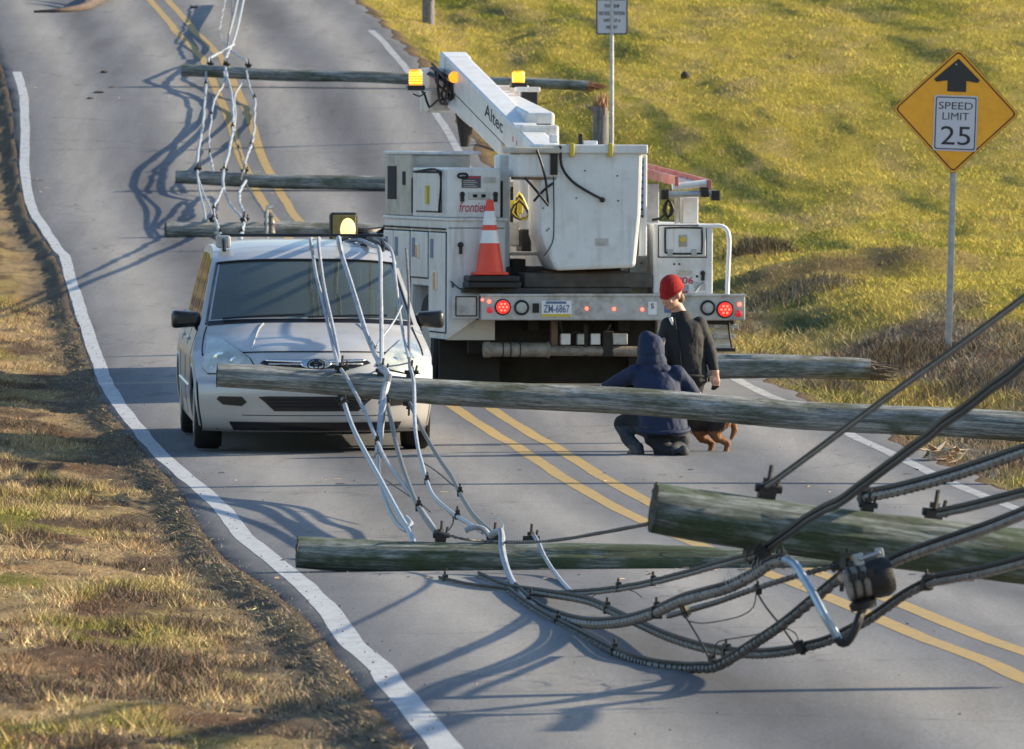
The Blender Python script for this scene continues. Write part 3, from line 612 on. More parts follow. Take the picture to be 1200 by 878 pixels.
M['wood_end'] = solid('cut_wood_end', (.04,.036,.03), .9, c2=(.10,.09,.075), nscale=30, bmp=.6, bscale=40)
M['wood_raw'] = solid('torn_red_brown_wood', (.24,.085,.04), .8, c2=(.40,.22,.12), nscale=30, bmp=.5)
M['check'] = solid('drying_crack', (.02,.02,.018), .95)
def pole(a, b, r0, r1, m, label, broken=False, group='fallen utility poles lying across the road', crack=True, axis_end='cut', name='utility_pole', endm=None):
    """pole from point a (visible end) to point b; local x runs along it"""
    a = Vector(a); b = Vector(b); L = (b-a).length
    rot = (b-a).to_track_quat('X', 'Z').to_euler(); root = empty(name, a, rot)
    n = max(6, int(L/.12)); bm = bmesh.new(); sd = random.uniform(0, 50); K = 28
    crk = [(random.uniform(0, 6.28), random.uniform(.1, L*.8), random.uniform(.5, 1.8)) for _ in range(9)]
    def wob(i, k):
        th = 2*math.pi*k/K; x = L*i/n
        v = .035*(float(fbm(math.cos(th)*1.3+sd, math.sin(th)*1.3+x*.35, 5, 2))-.5)*2+.03*(random.random()-.5)
        for (ct, cx, cl) in crk:
            d = abs((th-ct-.15*math.sin(x*2)+math.pi) % (2*math.pi)-math.pi)
            if d < .16 and cx < x < cx+cl: v -= .09
        if i == 0: v -= .04
        return v
    pts = [Vector((L*i/n, .012*math.sin(i*.35+sd), .012*math.cos(i*.27+sd))) for i in range(n+1)]
    rr = [r0+(r1-r0)*i/n for i in range(n+1)]
    rings = tube(bm, pts, rr, K, caps=False, wob=wob); bm.faces.new(rings[-1][::-1])
    me = mesh('shaft', bm, m, root, smooth=True, ang=50)
    bm = bmesh.new()
    if not broken:      # end face, a little dished and rough, with radial checks
        cen = bm.verts.new((.012, 0, 0)); prev = None; rs = []
        for q, fr in enumerate((.35, .7, 1.0)):
            rs.append([bm.verts.new((random.uniform(-.006,.006)+(.003 if fr < 1 else 0), math.cos(6.283*k/K)*r0*fr*.975, math.sin(6.283*k/K)*r0*fr*.975)) for k in range(K)])
        for k in range(K):
            k2 = (k+1) % K; bm.faces.new((cen, rs[0][k], rs[0][k2]))
            for q in (0, 1): bm.faces.new((rs[q][k], rs[q+1][k], rs[q+1][k2], rs[q][k2]))
        mesh('cut_end', bm, M['wood_end'], root)
    else:
        for i in range(34):
            th = random.uniform(0, 6.283); rad = r0*random.uniform(.1,.9); y, z = rad*math.cos(th), rad*math.sin(th); l = random.uniform(.04,.30)*(1.3-rad/r0*.4)
            q = random.uniform(.010,.022)
            tube(bm, [Vector((.05, y, z)), Vector((-l*.5, y+random.gauss(0,.006), z+random.gauss(0,.006))), Vector((-l, y*1.02, z+random.gauss(0,.012)))], [q, q*.7, .002], 5)
        mesh('splintered_end', bm, endm or M['wood_raw'], root)
    tag(root, label, 'pole', group); return root
def hardware(root, x, r, big=1.0, down=False):
    """through-bolt with clamp block and nuts standing off the pole: a part of the pole"""
    s = -1 if down else 1; bm = bmesh.new(); z = s*r
    box(bm, x-.035*big, x+.035*big, -.03, .03, z-.01, z+.035*s*big) if s > 0 else box(bm, x-.035*big, x+.035*big, -.03, .03, z-.035*big, z+.01)
    rod(bm, (x, 0, z), (x+.006, 0, z+s*.13*big), .010*big, 6); rod(bm, (x, 0, z+s*.05*big), (x, 0, z+s*.075*big), .024*big, 6)
    rod(bm, (x+.03*big, 0, z), (x+.045*big, 0, z+s*.09*big), .009*big, 6); rod(bm, (x-.05*big, 0, z+s*.03*big), (x+.06*big, 0, z+s*.035*big), .017*big, 6)
    bmesh.ops.recalc_face_normals(bm, faces=bm.faces)
    mesh('bolt_clamp', bm, M['dark_iron'], root)
def alongx(root, px, D): return (Vector(((px-600)*D/F, 0, 0)).x - root.location.x)
pA = pole(P(766,594,48.0), P(1420,686,48.4), .122, .135, M['wood_moss'], 'thick mossy green pole nearest the camera, its rough cut end over the double yellow line')
for px, b in ((897,1.15),(1018,.8),(1098,1.1)): hardware(pA, alongx(pA, px, 48), .122, b)
for px in (893,1000): hardware(pA, alongx(pA, px, 48), .122, 1.15, True)
pB = pole(P(348,647.5,64), P(1420,682,64.5), .104, .125, M['wood_moss'], 'grey-green pole lying on the road from the left edge line, with cables over its middle')
for px in (516,579,622): hardware(pB, alongx(pB, px, 64), .104, .95)
for px in (517,579,622): hardware(pB, alongx(pB, px, 64), .104, .85, True)
pC = pole(P(254,441,80), P(1480,520,80.5), .093, .128, M['wood_grey'], 'long grey pole lying in front of the silver van bumper and across the crouching person')
for px in (399,447,481): hardware(pC, alongx(pC, px, 80), .095, 1.0)
for px in (402,452,481): hardware(pC, alongx(pC, px, 80), .095, .9, True)
pD = pole(P(194,269,134.2), P(600,274,135), .113, .113, M['wood_grey'], 'grey pole directly behind the roof of the silver van')
for px in (250,287): hardware(pD, alongx(pD, px, 134.2), .113, 1.1)
pE = pole(P(206,208,145.0), P(600,221,145.0), .098, .112, M['wood_grey'], 'grey pole across the road in the middle distance, ending behind the truck box')
for px in (231,262,286): hardware(pE, alongx(pE, px, 145), .1, 1.0)
pF = pole(P(691,101,160), P(213,83,160.6), .080, .096, M['wood_grey'], 'most distant fallen pole, red splintered end on the grass behind the truck beacons', broken=True)
for px in (243,262,288): hardware(pF, (691-px)*160/F, .096, 1.0, False)
pG = pole(P(1020,433,95.0), P(803,429,95.0), .10, .122, M['wood_grey'], 'short broken grey pole length resting on the right verge behind the standing person', broken=True, endm=solid('dull_torn_wood', (.10,.07,.05), .9, c2=(.20,.15,.11), nscale=30, bmp=.5))
# stumps of the snapped poles still standing
def stump(px, pytop, pybase, wpx, label, shard=True):
    g = gpt(px, pybase); r = wpx*g.y/F/2; h = (pybase-pytop)*g.y/F; root = empty('pole_stump', g)
    bm = bmesh.new(); K = 20
    tops = [h*(1-.10*random.random())-.03*math.cos(6.28*k/K) for k in range(K)]
    rings = []
    for q in (0,.25,.5,.75,1):
        rings.append([bm.verts.new((math.cos(6.283*k/K)*r*(1-.05*q)*(1+random.uniform(-.03,.03)), math.sin(6.283*k/K)*r*(1-.05*q), tops[k]*q-.25*(1-q))) for k in range(K)])
    for i in range(4):
        for k in range(K): bm.faces.new((rings[i][k], rings[i][(k+1)%K], rings[i+1][(k+1)%K], rings[i+1][k]))
    mesh('shaft', bm, M['wood_grey_v'], root, smooth=True)
    bm = bmesh.new()
    for i in range(26):
        a = random.uniform(0,6.28); rad = r*random.uniform(0,.88); x, y = rad*math.cos(a), rad*math.sin(a); l = random.uniform(.0,.10)+(.12 if random.random() < .2 else 0)
        tube(bm, [Vector((x,y,h*.80)), Vector((x*1.02,y,h*.95+l*.5)), Vector((x*1.05+random.gauss(0,.01),y,h*.97+l))], [.026,.02,.002], 5)
    mesh('splintered_top', bm, M['wood_raw'], root)
    if shard:
        bm = bmesh.new(); tube(bm, [Vector((-r*.9,0,h*.84)), Vector((-r*1.5,0,h*.95)), Vector((-r*2.0,0,h*.985))], [.02,.022,.004], 5); mesh('bent_splinter', bm, M['wood_grey_v'], root)
    return tag(root, label, 'stump', None)
def vert_wood():
    m = polewood('grey_standing_wood', (.15,.145,.15), (.27,.26,.27), (.12,.11,.11), .35)
    for n in m.node_tree.nodes:
        if n.type == 'MAPPING': s = n.inputs['Scale'].default_value; n.inputs['Scale'].default_value = (s[1], s[1], s[0])
    return m
M['wood_grey_v'] = vert_wood()
stump(704, 123, 186, 19.5, 'snapped pole stump with torn orange top beside the notice sign post')
stump(502, -6, 28, 15, 'pole stump cut off by the top edge, on the grass beside the far road', False)
# broken limb at top left
a = gpt(40, 14); bm = bmesh.new()
def gl(px, py, up=0): v = gpt(px, py, 150, 230); v.z += up; return v
pts = [gl(40,15,.02), gl(68,15,.04), gl(98,12,.06), gl(118,4,.10), gl(140,-6,.12)]
tube(bm, [p-a for p in cr(pts, .15)], [.02+.07*min(1,i/12) for i in range(len(cr(pts,.15)))], 8)
tube(bm, [p-a for p in (gl(98,12,.06), gl(103,5,.25), gl(97,2,.35))], [.03,.025,.012], 6); tube(bm, [p-a for p in (gl(108,8,.08), gl(112,1,.3), gl(106,-3,.45))], [.03,.02,.012], 6)
o = mesh('fallen_branch', bm, solid('dark_bark', (.06,.045,.04), .9, c2=(.13,.09,.07), nscale=12, bmp=.5), None, a, smooth=True); tag(o, 'dark broken branch with red-brown bark lying on the far left of the road', 'branch')
# ------------------------------------------------------------ lettering
def text(name, s, m, parent, loc, width=None, height=None, rot=(R(90),0,0), extrude=.0015, shear=0, bold=0, spacing=1, align='CENTER'):
    cu = bpy.data.curves.new('lettering', 'FONT'); cu.body = s; cu.align_x = align; cu.align_y = 'CENTER'; cu.size = 1; cu.shear = shear; cu.offset = bold; cu.space_character = spacing; cu.resolution_u = 3
    ob = bpy.data.objects.new('lettering', cu); COL.objects.link(ob)
    me = bpy.data.meshes.new_from_object(ob.evaluated_get(bpy.context.evaluated_depsgraph_get())); bpy.data.objects.remove(ob)
    V = np.empty(len(me.vertices)*3, np.float32); me.vertices.foreach_get('co', V); V = V.reshape(-1,3)
    w0 = V[:,0].max()-V[:,0].min(); h0 = V[:,1].max()-V[:,1].min()
    sx = (width/w0) if width else (height/h0); sy = (height/h0) if height else sx
    cx = (V[:,0].max()+V[:,0].min())/2 if align == 'CENTER' else V[:,0].min(); cy = (V[:,1].max()+V[:,1].min())/2
    V[:,0] = (V[:,0]-cx)*sx; V[:,1] = (V[:,1]-cy)*sy; V[:,2] = 0; me.vertices.foreach_set('co', V.ravel()); me.materials.clear(); me.update()
    o = link(name, me, m, parent, loc, rot); return o
def disc(name, m, parent, x, y, z, r, d=.02, prof=None, M0=None, sides=20):
    """round lamp facing the camera (-y)"""
    bm = bmesh.new(); Mx = Matrix.Translation((x, y, z)) @ MY
    lathe(bm, prof or [(r, 0), (r, d*.6), (r*.8, d), (r*.3, d*1.1)], sides, Mx); bmesh.ops.recalc_face_normals(bm, faces=bm.faces)
    return mesh(name, bm, m, parent, smooth=True)
def ringp(name, m, parent, x, y, z, r, t, M0=None, sides=24):
    pts = [Vector((x+r*math.cos(a), y, z+r*math.sin(a))) for a in [2*math.pi*i/sides for i in range(sides+1)]]
    bm = bmesh.new(); tube(bm, pts, t, 6, False); return mesh(name, bm, m, parent, smooth=True)
def path(name, m, parent, pts, r, step=.05, sides=7):
    bm = bmesh.new(); tube(bm, cr(pts, step), r, sides); return mesh(name, bm, m, parent, smooth=True)
def seamrect(name, parent, x0, x1, z0, z1, y, r):
    bm = bmesh.new()
    for a, b in (((x0,z0),(x0,z1)),((x0,z1),(x1,z1)),((x1,z1),(x1,z0)),((x1,z0),(x0,z0))): rod(bm, (a[0],y,a[1]), (b[0],y,b[1]), r, 5)
    return mesh(name, bm, M['seam'], parent)
# ------------------------------------------------------------ utility truck
TD = 96.0
T = empty('bucket_truck', ((680-600)*TD/F, TD, CZ+(439-465)*TD/F), (R(1.3), 0, R(10)))
TM = Matrix.Translation(T.location) @ Euler(T.rotation_euler).to_matrix().to_4x4(); TI = TM.inverted()
tag(T, 'white utility bucket truck parked behind the van with its aerial boom folded over it', 'truck')
tx = lambda px: (px-680)/123.1
tz = lambda py: (465-py)/125.0
tl = lambda px, py, D: TI @ P(px, py, D)
W1, W2 = M['white'], M['white2']
L = 3.65
def doorp(name, x0, x1, z0, z1, y, m=W1, t=.018, seam=.010, parent=T):
    """cabinet door proud of the wall at y, facing the camera, with a dark seam round it"""
    s = bx('door_seal', M['seam'], parent, x0-seam, x1+seam, y-.006, y+.01, z0-seam, z1+seam)
    o = bx(name, m, parent, x0, x1, y-t, y+.01, z0, z1, bevel=.008); return o
def sdoor(name, y0, y1, z0, z1, x, m=W1, t=.02, seam=.012):
    bx('door_seal', M['seam'], T, x-.008, x+.01, y0-seam, y1+seam, z0-seam, z1+seam)
    return bx(name, m, T, x-t, x+.01, y0, y1, z0, z1, bevel=.008)
# left tower: lower cabinet with the skirt cut away behind the wheel
bm = bmesh.new(); prism(bm, [(-1.267,.53),(-1.267,1.65),(-.72,1.65),(-.72,.73),(-.985,.73)], 0, 1.02)
prism(bm, [(-1.267,1.02),(-1.267,1.649),(-.72,1.649),(-.72,1.02)], 1.0, 2.05)
prism(bm, [(-1.267,.53),(-1.267,1.65),(-.72,1.65),(-.72,.73),(-.985,.73)], 2.03, L)
mesh('cabinet_body', bm, W1, T, bevel=.012)
bx('roof_lip', W1, T, -1.285, -.70, -.02, L+.01, 1.645, 1.672, bevel=.006)
for (y0, y1, z0, z1) in ((.06,.95,.60,1.53),(1.05,2.0,1.10,1.53),(2.1,3.0,.60,1.53),(3.06,3.6,.60,1.53)):
    d = sdoor('cabinet_door', y0, y1, z0, z1, -1.267)
    bx('door_handle', M['chrome'], d, -1.31, -1.285, (y0+y1)/2-.07, (y0+y1)/2+.07, z0+.42*(z1-z0), z0+.50*(z1-z0)+.10, bevel=.004)
    bx('hinge_strip', M['seam'], d, -1.295, -1.27, y0+.02, y1-.02, z1+.03, z1+.045)
    bx('warning_label', M['blue'], d, -1.2915, -1.28, y1-.26, y1-.10, z1-.24, z1-.06)
# rear face of the lower cabinet
for (x, z) in ((-1.145, 1.42),):
    disc('keyhole_cover', M['black'], T, x, -.002, z, .028, .02); bx('keyhole_tail', M['black'], T, x-.014, x+.014, -.02, .0, z-.085, z-.01)
bx('rear_seam', M['seam'], T, -1.26, -.73, -.004, .006, 1.575, 1.582); bx('rear_seam', M['seam'], T, -.86, -.853, -.004, .006, .98, 1.57)
for z in (1.40, 1.12, 1.04): bx('latch', M['seam'], T, -.935, -.915, -.016, 0, z, z+.035)
bx('label', M['blue'], T, -1.23, -1.205, -.004, 0, 1.02, 1.06)
path('pull_cord', M['black'], T, [(-1.24,-.01,1.08),(-1.18,-.02,1.03),(-1.13,-.02,1.0),(-1.05,-.02,.985)], .006)
# upper boxes
bm = bmesh.new(); prism(bm, [(-1.267,1.674),(-1.267,2.14),(-.765,2.14),(-.765,1.674)], 0, 2.0); mesh('upper_box', bm, W1, T, bevel=.015)
d = sdoor('upper_door', .35, 1.75, 1.73, 2.09, -1.267)
path('door_gasket', M['seam'], d, [(-1.295,.33,1.72),(-1.295,.33,2.10),(-1.295,1.77,2.10)], .010)
bx('door_handle', M['yellow'], d, -1.31, -1.285, .93, 1.05, 1.80, 1.97, bevel=.004)
bx('drip_rail', M['seam'], d, -1.30, -1.27, .35, 1.75, 2.095, 2.108)
# instrument panel side of the upper box
bx('notice_plate', solid('dark_notice_plate', (.07,.07,.09), .5), T, -1.135, -.955, -.008, 0, 1.955, 2.065); bx('notice_stripe', M['red'], T, -1.13, -.96, -.010, -.006, 2.045, 2.06)
for k in range(4): bx('notice_line', M['alu'], T, -1.12, -.99-.02*(k%2), -.011, -.007, 1.965+.018*k, 1.971+.018*k)
path('grab_handle', M['black'], T, [(-1.175,-.02,2.065),(-1.16,-.035,2.085),(-1.10,-.035,2.085),(-1.085,-.02,2.065),(-1.10,-.03,2.05),(-1.16,-.03,2.05),(-1.175,-.02,2.065)], .011)
bx('faint_plate', M['alu'], T, -.93, -.81, -.005, 0, 2.0, 2.055)
bx('switch_panel', M['alu'], T, -1.07, -.87, -.010, 0, 1.845, 1.915, bevel=.003)
for x in (-1.01,-.93): bx('toggle', M['seam'], T, x-.02, x+.02, -.018, -.008, 1.865, 1.895)
for x in (-1.13,-.815):
    disc('lock_cover', M['black'], T, x, -.002, 1.895, .024, .02); bx('lock_tail', M['black'], T, x-.018, x+.018, -.02, .0, 1.825, 1.885)
text('lettering', 'frontier', M['red'], T, (-1.025, -.006, 1.775), width=.265, height=.095, shear=.25, bold=.004)
bx('conduit', M['seam'], T, -.762, -.74, .02, .06, 1.68, 2.02)
bm = bmesh.new(); prism(bm, [(-1.267,1.674),(-1.267,2.26),(-.70,2.26),(-.70,1.674)], 2.06, L); mesh('forward_box', bm, M['cream'], T, bevel=.015)
bx('forward_lid', W1, T, -1.28, -.60, 2.03, L+.02, 2.262, 2.295, bevel=.01)
bx('vent_slot', M['seam'], T, -1.274, -1.26, 2.95, 3.45, 1.83, 2.15); bx('vent_slot', M['seam'], T, -1.274, -1.26, 2.42, 2.58, 1.97, 2.1)
bx('side_strip', M['seam'], T, -1.272, -1.255, 2.005, 2.055, 1.70, 2.04)
# right tower
bm = bmesh.new(); prism(bm, [(.69,.965),(.69,1.625),(1.262,1.625),(1.262,.965)], 0, L); prism(bm, [(.78,.55),(.78,.962),(1.262,.962),(1.262,.55)], .25, 1.0); prism(bm, [(.78,.55),(.78,.962),(1.262,.962),(1.262,.55)], 2.1, L); mesh('right_cabinet', bm, W1, T, bevel=.012)
d = doorp('rear_door', .745, 1.19, 1.315, 1.60, 0)
path('window_gasket', M['seam'], d, [(.80,-.022,1.37),(.80,-.022,1.56),(.83,-.022,1.585),(1.12,-.022,1.585),(1.15,-.022,1.56),(1.15,-.022,1.37),(1.12,-.022,1.345),(.83,-.022,1.345),(.80,-.022,1.37)], .009)
bx('label_plate', M['alu'], d, .93, 1.01, -.026, -.015, 1.41, 1.52, bevel=.003); disc('round_latch', M['yellow'], d, .97, -.025, 1.475, .028, .01)
for x in (.845,1.075): bx('hinge', M['steel'], d, x-.025, x+.025, -.034, -.015, 1.325, 1.385, bevel=.004)
for x in (.89,.94): disc('rivet', M['seam'], T, x, 0, 1.245, .010, .006, sides=8)
bx('faint_plate', M['cream'], T, .925, 1.065, -.006, 0, 1.14, 1.185)
text('lettering', '1806', M['red'], T, (.975, -.006, 1.092), width=.20, height=.066, bold=.012)
bx('shield_badge', solid('grey_decal', (.32,.32,.34), .6), T, .945, 1.03, -.005, 0, .985, 1.05); bx('badge_foot', M['red'], T, .955,1.02,-.0065,-.004,.975,.99)
disc('lock_cover', M['black'], T, 1.165, 0, 1.16, .024, .02); bx('lock_tail', M['black'], T, 1.15, 1.18, -.02, 0, 1.09, 1.15); disc('rivet', M['seam'], T, 1.11, 0, 1.13, .012, .008, sides=8)
path('strap', M['steel'], T, [(1.09,-.02,.985),(1.13,-.02,1.04),(1.18,-.02,1.07)], .012)
for (x0,z0) in ((1.08,1.02),(1.14,1.00)): bx('decal', M['alu'], T, x0, x0+.05, -.005, 0, z0, z0+.06)
bx('side_panel', M['alu'], T, .52, .69, .28, L, .965, 1.62)
for z in (1.25,): 
    for x in (.57,.63): disc('rivet', M['seam'], T, x, .28, z, .008, .006, sides=8)
# rear tailboard, deck and lights (the tailboard stands .2 m behind the cabinets)
_before = set(bpy.data.objects)
bx('tailboard', M['alu'], T, tx(557), tx(866), -.10, .05, .722, .958, bevel=.01)
bx('tailboard_edge', M['alu'], T, tx(556), tx(867), -.115, .02, .945, .968, bevel=.004)
bx('left_tail_panel', M['alu'], T, tx(526), tx(556), -.03, .03, .735, .955, bevel=.006); seamrect('panel_outline', T, tx(529), tx(553), .76, .94, -.034, .006)
bx('deck', M['dark'], T, -.72, .69, -.02, L, .93, .965)
bx('deck_edge', M['dark'], T, -.72, .52, -.14, 0, .90, .94)
for k in range(5): bx('plank', M['plank'], T, tx(540)+.02*k, tx(738), -.10+.24*k, .12+.24*k, .972+.004*k, 1.02, bevel=.006)
bx('timber_block', M['plank'], T, tx(612), tx(762), -.09, .28, 1.024, 1.16, bevel=.012); bx('timber_block', M['plank'], T, tx(600), tx(735), .34, .75, 1.03, 1.215, bevel=.012)
for k in range(2): bx('rubber_mat', M['black'], T, tx(541)+.01*k, tx(603)-.015*k, -.12, .19, 1.023+.058*k, 1.078+.058*k, bevel=.012)
def led(x, z, r):
    base = disc('tail_light', M['black'], T, x, -.102, z, r*1.25, .012); disc('lens', M['ledred'], base, x, -.112, z, r, .012)
    for a in range(6): disc('diode', M['ledhot'], base, x+math.cos(a*1.047)*r*.55, -.122, z+math.sin(a*1.047)*r*.55, r*.17, .008, sides=8)
    disc('diode', M['ledhot'], base, x, -.122, z, r*.17, .008, sides=8)
led(tx(582), tz(359.5), .062); led(tx(842), tz(362), .066)
for px in (604,): ringp('reverse_light_ring', M['black'], T, tx(px), -.108, tz(360), .062, .012); disc('reverse_light', M['alu'], T, tx(px), -.104, tz(360), .056, .008)
ringp('reverse_light_ring', M['black'], T, tx(822), -.108, tz(360), .062, .012); disc('reverse_light', M['alu'], T, tx(822), -.104, tz(360), .056, .008)
for px, py, r in ((567,363,.030),(858,367,.034)): disc('red_reflector', M['redlens'], T, tx(px), -.102, tz(py), r, .012)
for px, py, r in ((558,351,.014),(566,353,.018),(680,361,.017),(712,361.5,.017),(745,362,.017),(859,356,.020)): disc('marker_light', M['ledhot'], T, tx(px), -.102, tz(py), r, .012, sides=10)
pl = bx('licence_plate', M['reflective'], T, tx(627), tx(662), -.112, -.100, tz(371), tz(352), bevel=.003)
bx('plate_top', M['blue'], pl, tx(632), tx(656), -.1145, -.111, tz(355.5), tz(352.8)); bx('plate_foot', M['yellow'], pl, tx(627.5), tx(661.5), -.114, -.111, tz(370.6), tz(367.5))
text('plate_number', 'ZM-6867', M['blue'], pl, (tx(644.5), -.1155, tz(361.3)), width=.245, height=.075, bold=.012)
bx('trailer_socket', M['dark'], T, tx(617), tx(624), -.125, -.1, tz(366), tz(355)); bx('small_sticker', M['reflective'], T, tx(752), tx(762), -.103, -.1, tz(368), tz(353)); text('sticker_mark', 'S', M['seam'], T, (tx(757), -.105, tz(358)), height=.05, bold=.02)
bx('blue_sticker', M['blue'], T, tx(771), tx(779), -.103, -.1, tz(366), tz(357)); disc('red_dot', M['red'], T, tx(779), -.1, tz(361), .02, .006)
for o_ in set(bpy.data.objects)-_before:
    if o_.parent == T and not o_.name.startswith(('plank','timber','deck')): o_.location.y -= .21
bx('tail_floor', M['alu'], T, tx(557), tx(866), -.26, .02, .94, .957)
# underside
bx('chassis_rail', M['dark'], T, -.48, -.38, .1, 6.6, .62, .90); bx('chassis_rail', M['dark'], T, .38, .48, .1, 6.6, .62, .90)
bx('cross_member', M['dark'], T, -1.0, 1.25, .35, .45, .40, .92); bx('cross_member', M['dark'], T, -.95, 1.2, 1.02, 1.08, .1, .92)
for k, (x0, x1) in enumerate(((tx(556),tx(575)),)): 
    bm = bmesh.new(); prism(bm, [(tx(524),.53),(tx(557),.72),(tx(580),.72),(tx(580),.53)], .02, .04); mesh('skirt_gusset', bm, M['cream'], T)
bm = bmesh.new(); lathe(bm, [(.070,0),(.076,.01),(.076,.06),(.068,.065),(.068,.60),(.076,.605),(.076,.62),(.06,.63)], 20, Matrix.Translation((tx(567),.02,tz(410))) @ Matrix.Rotation(R(90),4,'Y')); cyl = mesh('outrigger_tube', bm, M['tube_metal'], T, smooth=True)
for px in (588,597,608): bm = bmesh.new(); lathe(bm, [(.069,0),(.073,.003),(.073,.010),(.069,.012)], 20, Matrix.Translation((tx(px),.02,tz(410))) @ Matrix.Rotation(R(90),4,'Y')); mesh('tube_band', bm, M['dark_iron'], cyl)
bm = bmesh.new(); rod(bm, (tx(640),.02,tz(411)), (tx(748),.02,tz(412)), .048, 14); mesh('cross_tube', bm, M['tube_metal'], T, smooth=True)
for i, (px0, px1) in enumerate(((657,668),(676,684),(692,703),(716,735))): bx('hitch_fitting', [M['reflective'],M['alu']][i % 2], T, tx(px0), tx(px1), -.02, .06, tz(404), tz(391), bevel=.008)
bx('hitch_post', M['dark'], T, tx(712)-.05, tx(712)+.05, -.03, .08, tz(418), tz(388), bevel=.01); bx('hitch_post', M['rust'], T, tx(650)-.03, tx(650)+.03, .02, .1, tz(405), tz(372)); bx('hitch_post', M['dark'], T, tx(686)-.02, tx(686)+.02, -.01, .08, tz(418), tz(380))
path('air_hose', M['black'], T, [(tx(655),.0,tz(376)),(tx(662),.02,tz(396)),(tx(676),.02,tz(388)),(tx(700),.02,tz(399)),(tx(715),.0,tz(380))], .012)
for k in range(3): bx('step_plate', M['alu'], T, tx(835), tx(864)-.03*k, -.08+.02*k, .2, tz(384+12*k), tz(380+12*k), bevel=.003)
bx('step_hanger', M['alu'], T, tx(838), tx(858), .05, .08, tz(411), tz(378)); bx('rubber_step', M['black'], T, tx(833), tx(861), -.05, .12, tz(412), tz(408)); bx('step_bracket', M['black'], T, tx(828), tx(858), -.09, .0, tz(380), tz(374.5))
path('chain', M['dark_iron'], T, [(tx(852),-.09,tz(378)),(tx(853),-.09,tz(392)),(tx(856),-.09,tz(407))], .010)
bx('mud_flap', M['black'], T, -1.2, -.62, .85, .87, .10, .72); bx('mud_flap', M['black'], T, .62, 1.2, .85, .87, .10, .72)
def wheel(x, y, r, wd, root, rim=True):
    bm = bmesh.new(); Mx = Matrix.Translation((x, y, r+.03)) @ Matrix.Rotation(R(90), 4, 'Y')
    lathe(bm, [(r*.62,-wd/2),(r*.93,-wd/2),(r,-wd*.36),(r,wd*.36),(r*.93,wd/2),(r*.62,wd/2)], 32, Mx, cap=True); w_ = mesh('wheel', bm, M['tyre'], root, smooth=True)
    if rim:
        bm = bmesh.new(); lathe(bm, [(r*.60,-wd/2-.004),(r*.50,-wd/2+.02),(r*.2,-wd/2+.03),(r*.2,wd/2-.03),(r*.5,wd/2-.02),(r*.60,wd/2+.004)], 24, Mx); mesh('rim', bm, M['steel'], w_, smooth=True)
    return w_
for x in (-1.08,-.80,.80,1.08): wheel(x, 1.55, .46, .25, T)
for x in (-.98,.98): wheel(x, 5.6, .46, .26, T)
bm = bmesh.new(); rod(bm, (-.8,1.55,.49), (.8,1.55,.49), .07, 12); lathe(bm, [(.05,-.2),(.17,-.1),(.18,.1),(.05,.2)], 16, Matrix.Translation((0,1.55,.49)) @ MY); mesh('rear_axle', bm, M['dark'], T, smooth=True)
# cab ahead of the body
bm = bmesh.new(); prism(bm, [(3.85,.55),(3.85,2.0),(3.98,2.12),(4.9,2.1),(5.45,1.55),(6.9,1.42),(7.05,1.3),(7.08,.55)], -.93, .93, 'x')
mesh('cab', bm, W1, T, bevel=.05)
bx('cab_rear_window', M['glass_dark'], T, -.6, .6, 3.842, 3.86, 1.55, 1.95)
mr = bx('wing_mirror', M['black'], T, -.14, .14, -.05, .05, -.16, .16, bevel=.03); mp = tl(402.5,268,101.3); mr.location = mp
bx('mirror_glass', M['mirror_dull'], mr, -.115, .115, -.056, -.046, -.135, .135, bevel=.02)
bm = bmesh.new(); lathe(bm, [(1,0),(.8,.25),(.3,.4)], 20, Matrix.Translation((.035,-.056,-.01)) @ Matrix.Diagonal((.075,.06,.115,1)) @ MY); bmesh.ops.recalc_face_normals(bm, faces=bm.faces); mesh('mirror_glint', bm, M['mirror_sun'], mr, smooth=True)  # glowing disc on the glass imitates the sun's reflection
path('mirror_arm', M['black'], T, [mp+Vector((.1,.02,-.02)), mp+Vector((.25,.03,-.03)), mp+Vector((.45,.1,-.02)), Vector((-.93,5.0,mp.z-.1))], .035)
# boom turret, post and booms
bx('boom_post', W2, T, tx(591), tx(605), .35, .62, 1.02, tz(182), bevel=.02)
bm = bmesh.new(); lathe(bm, [(.42,.96),(.42,1.15),(.30,1.2),(.28,1.5)], 28, Matrix.Translation((-.1,1.9,0))); mesh('turret', bm, W1, T, smooth=True)
bx('turret_post', W1, T, -.28, .1, 1.7, 2.1, 1.45, 2.55, bevel=.03)
def beam(name, a, b, wd, ht, m, bevel=.02, taper=1, cap=True):
    a, b = Vector(a), Vector(b); q = (b-a).to_track_quat('Y', 'Z').to_matrix().to_4x4(); q.translation = a; Ln = (b-a).length
    bm = bmesh.new(); vs = box(bm, -wd/2, wd/2, 0, Ln, -ht/2, ht/2)
    for v in vs:
        if v.co.y > Ln/2: v.co.x *= taper; v.co.z *= taper
        v.co = q @ v.co
    bmesh.ops.recalc_face_normals(bm, faces=bm.faces); return mesh(name, bm, m, T, bevel=bevel), q, Ln
bE = tl(530, 77, 102.6); bB = tl(638, 186, 96.9)
boom, q, Ln = beam('upper_boom', bE, bB, .245, .275, W2, .018)
def onboom(name, m, x0, x1, y0, y1, z0, z1, bev=0): 
    bm = bmesh.new(); box(bm, x0, x1, y0, y1, z0, z1, M=q); bmesh.ops.recalc_face_normals(bm, faces=bm.faces); return mesh(name, bm, m, boom, bevel=bev)
onboom('under_box', W2, -.105, .105, .55, Ln*.66, -.31, -.150, .015); onboom('slot', M['seam'], -.11, .11, .3, Ln*.7, -.151, -.137)
onboom('boom_collar', W2, -.135, .135, .02, .35, -.18, .145, .02); onboom('scuff_plate', M['alu'], -.126, -.12, Ln*.80, Ln*.86, -.1, .1)
